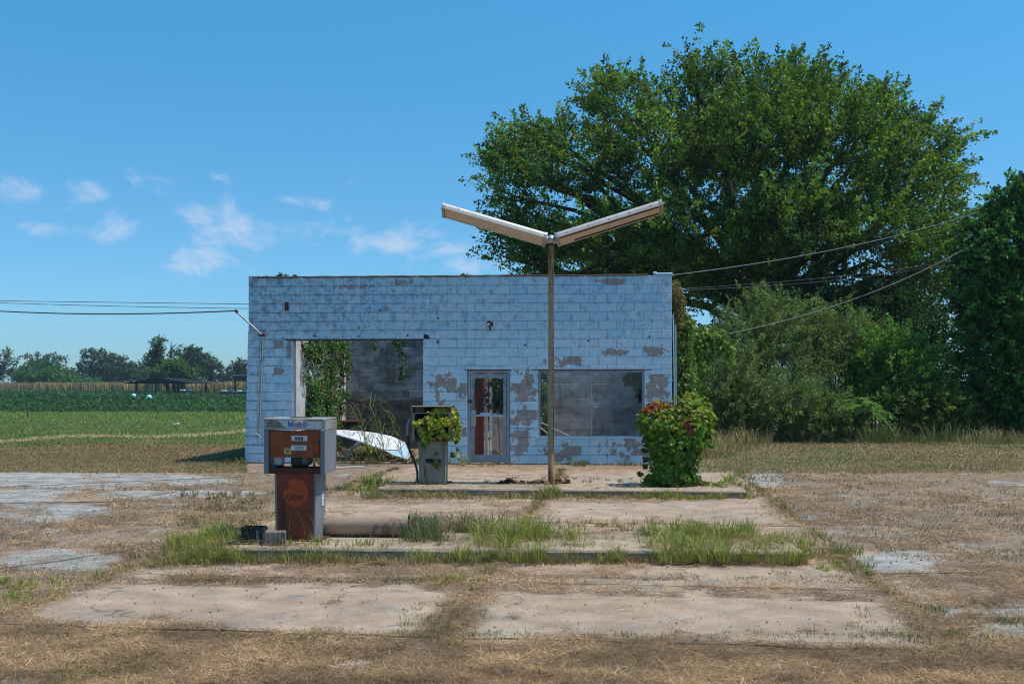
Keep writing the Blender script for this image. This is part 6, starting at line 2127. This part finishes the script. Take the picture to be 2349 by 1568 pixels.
ws = rng.uniform(0.0025, 0.0055, n) * np.clip(Y / 9, 0.8, 2.0)
tl = rng.normal(size=n) * 0.26
d = np.stack((np.cos(az) * np.cos(tl), np.sin(az) * np.cos(tl), np.abs(np.sin(tl))), 1)
sd = np.stack((-np.sin(az), np.cos(az), 0.3 * rng.normal(size=n)), 1)
c = np.stack((X, Y, z), 1)
V = np.stack((c - sd * ws[:, None] * .5, c + sd * ws[:, None] * .5, c + d * Ls[:, None]), 1).reshape(-1, 3)
T = np.arange(n * 3).reshape(-1, 3)
C_ = pick([(0.34, 0.245, 0.14), (0.26, 0.18, 0.10), (0.44, 0.34, 0.22), (0.19, 0.125, 0.07), (0.30, 0.20, 0.12)], n)
pt_ = fbm(X * 1.7 + 60, Y * 2.6, 4)[:, None]
C_ = C_ * (0.62 + 0.8 * sstep(pt_, 0.3, 0.7))
C_ = C_ * np.where(rng.random((n, 1)) < 0.06, 1.5, 1.0) * np.array((0.93, 0.82, 0.74))
o = np_mesh('dry_straw', V, T, M['straw'], col=np.repeat(C_, 3, 0))
tag(o, 'dead straw and mown thatch scattered over the lot', 'straw', kind='stuff')

# loose stones and crumbs of old paving
n = 9000
py = 1085 + (1470 - 1085) * rng.random(n) ** 0.9
px = U(-90, 2440, n)
Y = CH * F / (py - HOR)
X = (px - CX) / F * Y
u_, v_ = uv(X, Y)
ap = (u_ > JU[0]) & (u_ < JU[2])
k = (rng.random(n) < np.where(ap, 0.28, 0.85)) & ~((py > 1195) & (py < 1295) & (px > 460) & (px < 1845)) & ~((py > 1096) & (py < 1140) & (px > 865) & (px < 1715))
X, Y = X[k], Y[k]
n = len(X)
sz = (0.003 + 0.011 * rng.random(n) ** 3) * np.clip(Y / 9, 0.9, 1.8)
octa = np.array(((1, 0, 0), (0, 1, 0), (-1, 0, 0), (0, -1, 0), (0, 0, .8), (0, 0, -.8)))
V = (np.stack((X, Y, np.full(n, 0.006)), 1)[:, None] + octa[None] * sz[:, None, None] * rng.uniform(0.6, 1.4, (n, 6, 1))).reshape(-1, 3)
b = np.arange(n)[:, None] * 6
T = np.concatenate([b + np.array(q) for q in ((0, 1, 4), (1, 2, 4), (2, 3, 4), (3, 0, 4), (1, 0, 5), (2, 1, 5), (3, 2, 5), (0, 3, 5))], 0)
o = np_mesh('gravel', V, T, M['slab'], col=np.repeat(pick([(0.30, 0.26, 0.22), (0.20, 0.165, 0.14), (0.38, 0.30, 0.23), (0.24, 0.20, 0.17)], n), 6, 0))
tag(o, 'loose gravel and paving crumbs scattered over the lot', 'gravel', kind='stuff')

# short grass of the mown ground beyond
n = 185000
py = rng.uniform(948, 1085, n)
left = rng.random(n) < 0.55
px = np.where(left, U(-320, 566, n), U(1600, 2720, n))
ok = (~left & (py > 1016)) | (left & (py > 945))
px, py = px[ok], py[ok]
Y = CH * F / (py - HOR)
X = (px - CX) / F * Y
zz = ground_z(X, Y)
for _ in range(3):
    Y = (CH - zz) * F / (py - HOR)
    X = (px - CX) / F * Y
    zz = ground_z(X, Y)
n = len(X)
ok = Y < 90
X, Y, zz = X[ok], Y[ok], zz[ok]
n = len(X)
ppx, ppy = proj(X, Y, zz)
ty = 1013 - ppx * 0.045 - 5 * np.sin(ppx / 90.0)
trk = (np.abs(ppy - ty) < 4) & (X < -3) & (rng.random(n) < 0.6)
ok = ~trk
X, Y, zz = X[ok], Y[ok], zz[ok]
n = len(X)
vg = sstep(Y, 55, 66)
h = (0.025 + 0.03 * rng.random(n)) * (1 + Y / 40) + 0.28 * vg * rng.random(n)
V, T = blades(np.stack((X, Y, zz), 1), h, U(0, 6.28, n), U(0.4, 1.8, n), 0.0045 * np.clip(Y / 9, 1, 9) * U(0.6, 1.4, n))
gm = sstep(fbm(X * 0.25, Y * 0.25 + 77, 4) + 0.35 * fbm(X * 0.9 + 7, Y * 1.3, 5) + np.where(X < 0, sstep(Y, 27, 35) * 0.5, 0), 0.62, 0.95)
isg = rng.random(n) < gm * 0.85 + 0.06
C_ = np.where(isg[:, None], pick([(0.13, 0.18, 0.05), (0.16, 0.20, 0.065), (0.11, 0.155, 0.05)], n), pick([(0.28, 0.195, 0.10), (0.225, 0.155, 0.08), (0.34, 0.245, 0.135)], n))
C_ = C_ * (0.72 + 0.56 * fbm(X * 0.5 + 31, Y * 0.9, 4))[:, None]
bv = (rng.random(n) < vg)[:, None]
C_ = np.where(bv, pick([(0.16, 0.225, 0.05), (0.13, 0.19, 0.045), (0.19, 0.23, 0.065)], n), C_)
o = np_mesh('mown_grass', V, T, M['grass'], col=np.repeat(C_, 5, 0))
tag(o, 'short green and brown grass of the meadow and lawn beyond the lot', 'grass', kind='stuff')

# ------------------------------------------------------------------ summer haze over the fields
hz = MB().box(-420, 420, -45, 520, -3.0, 24.0).build('haze', None)
tag(hz, 'thin summer haze over the fields', 'haze', kind='stuff')
hm_ = bpy.data.materials.new('haze_air')
hm_.use_nodes = True
hn = hm_.node_tree.nodes
hn.clear()
pv = hn.new('ShaderNodeVolumePrincipled')
pv.inputs['Color'].default_value = (0.62, 0.80, 1.0, 1)
pv.inputs['Density'].default_value = 0.0002
pv.inputs['Anisotropy'].default_value = 0.2
ho = hn.new('ShaderNodeOutputMaterial')
hm_.node_tree.links.new(pv.outputs[0], ho.inputs['Volume'])
hz.data.materials.append(hm_)
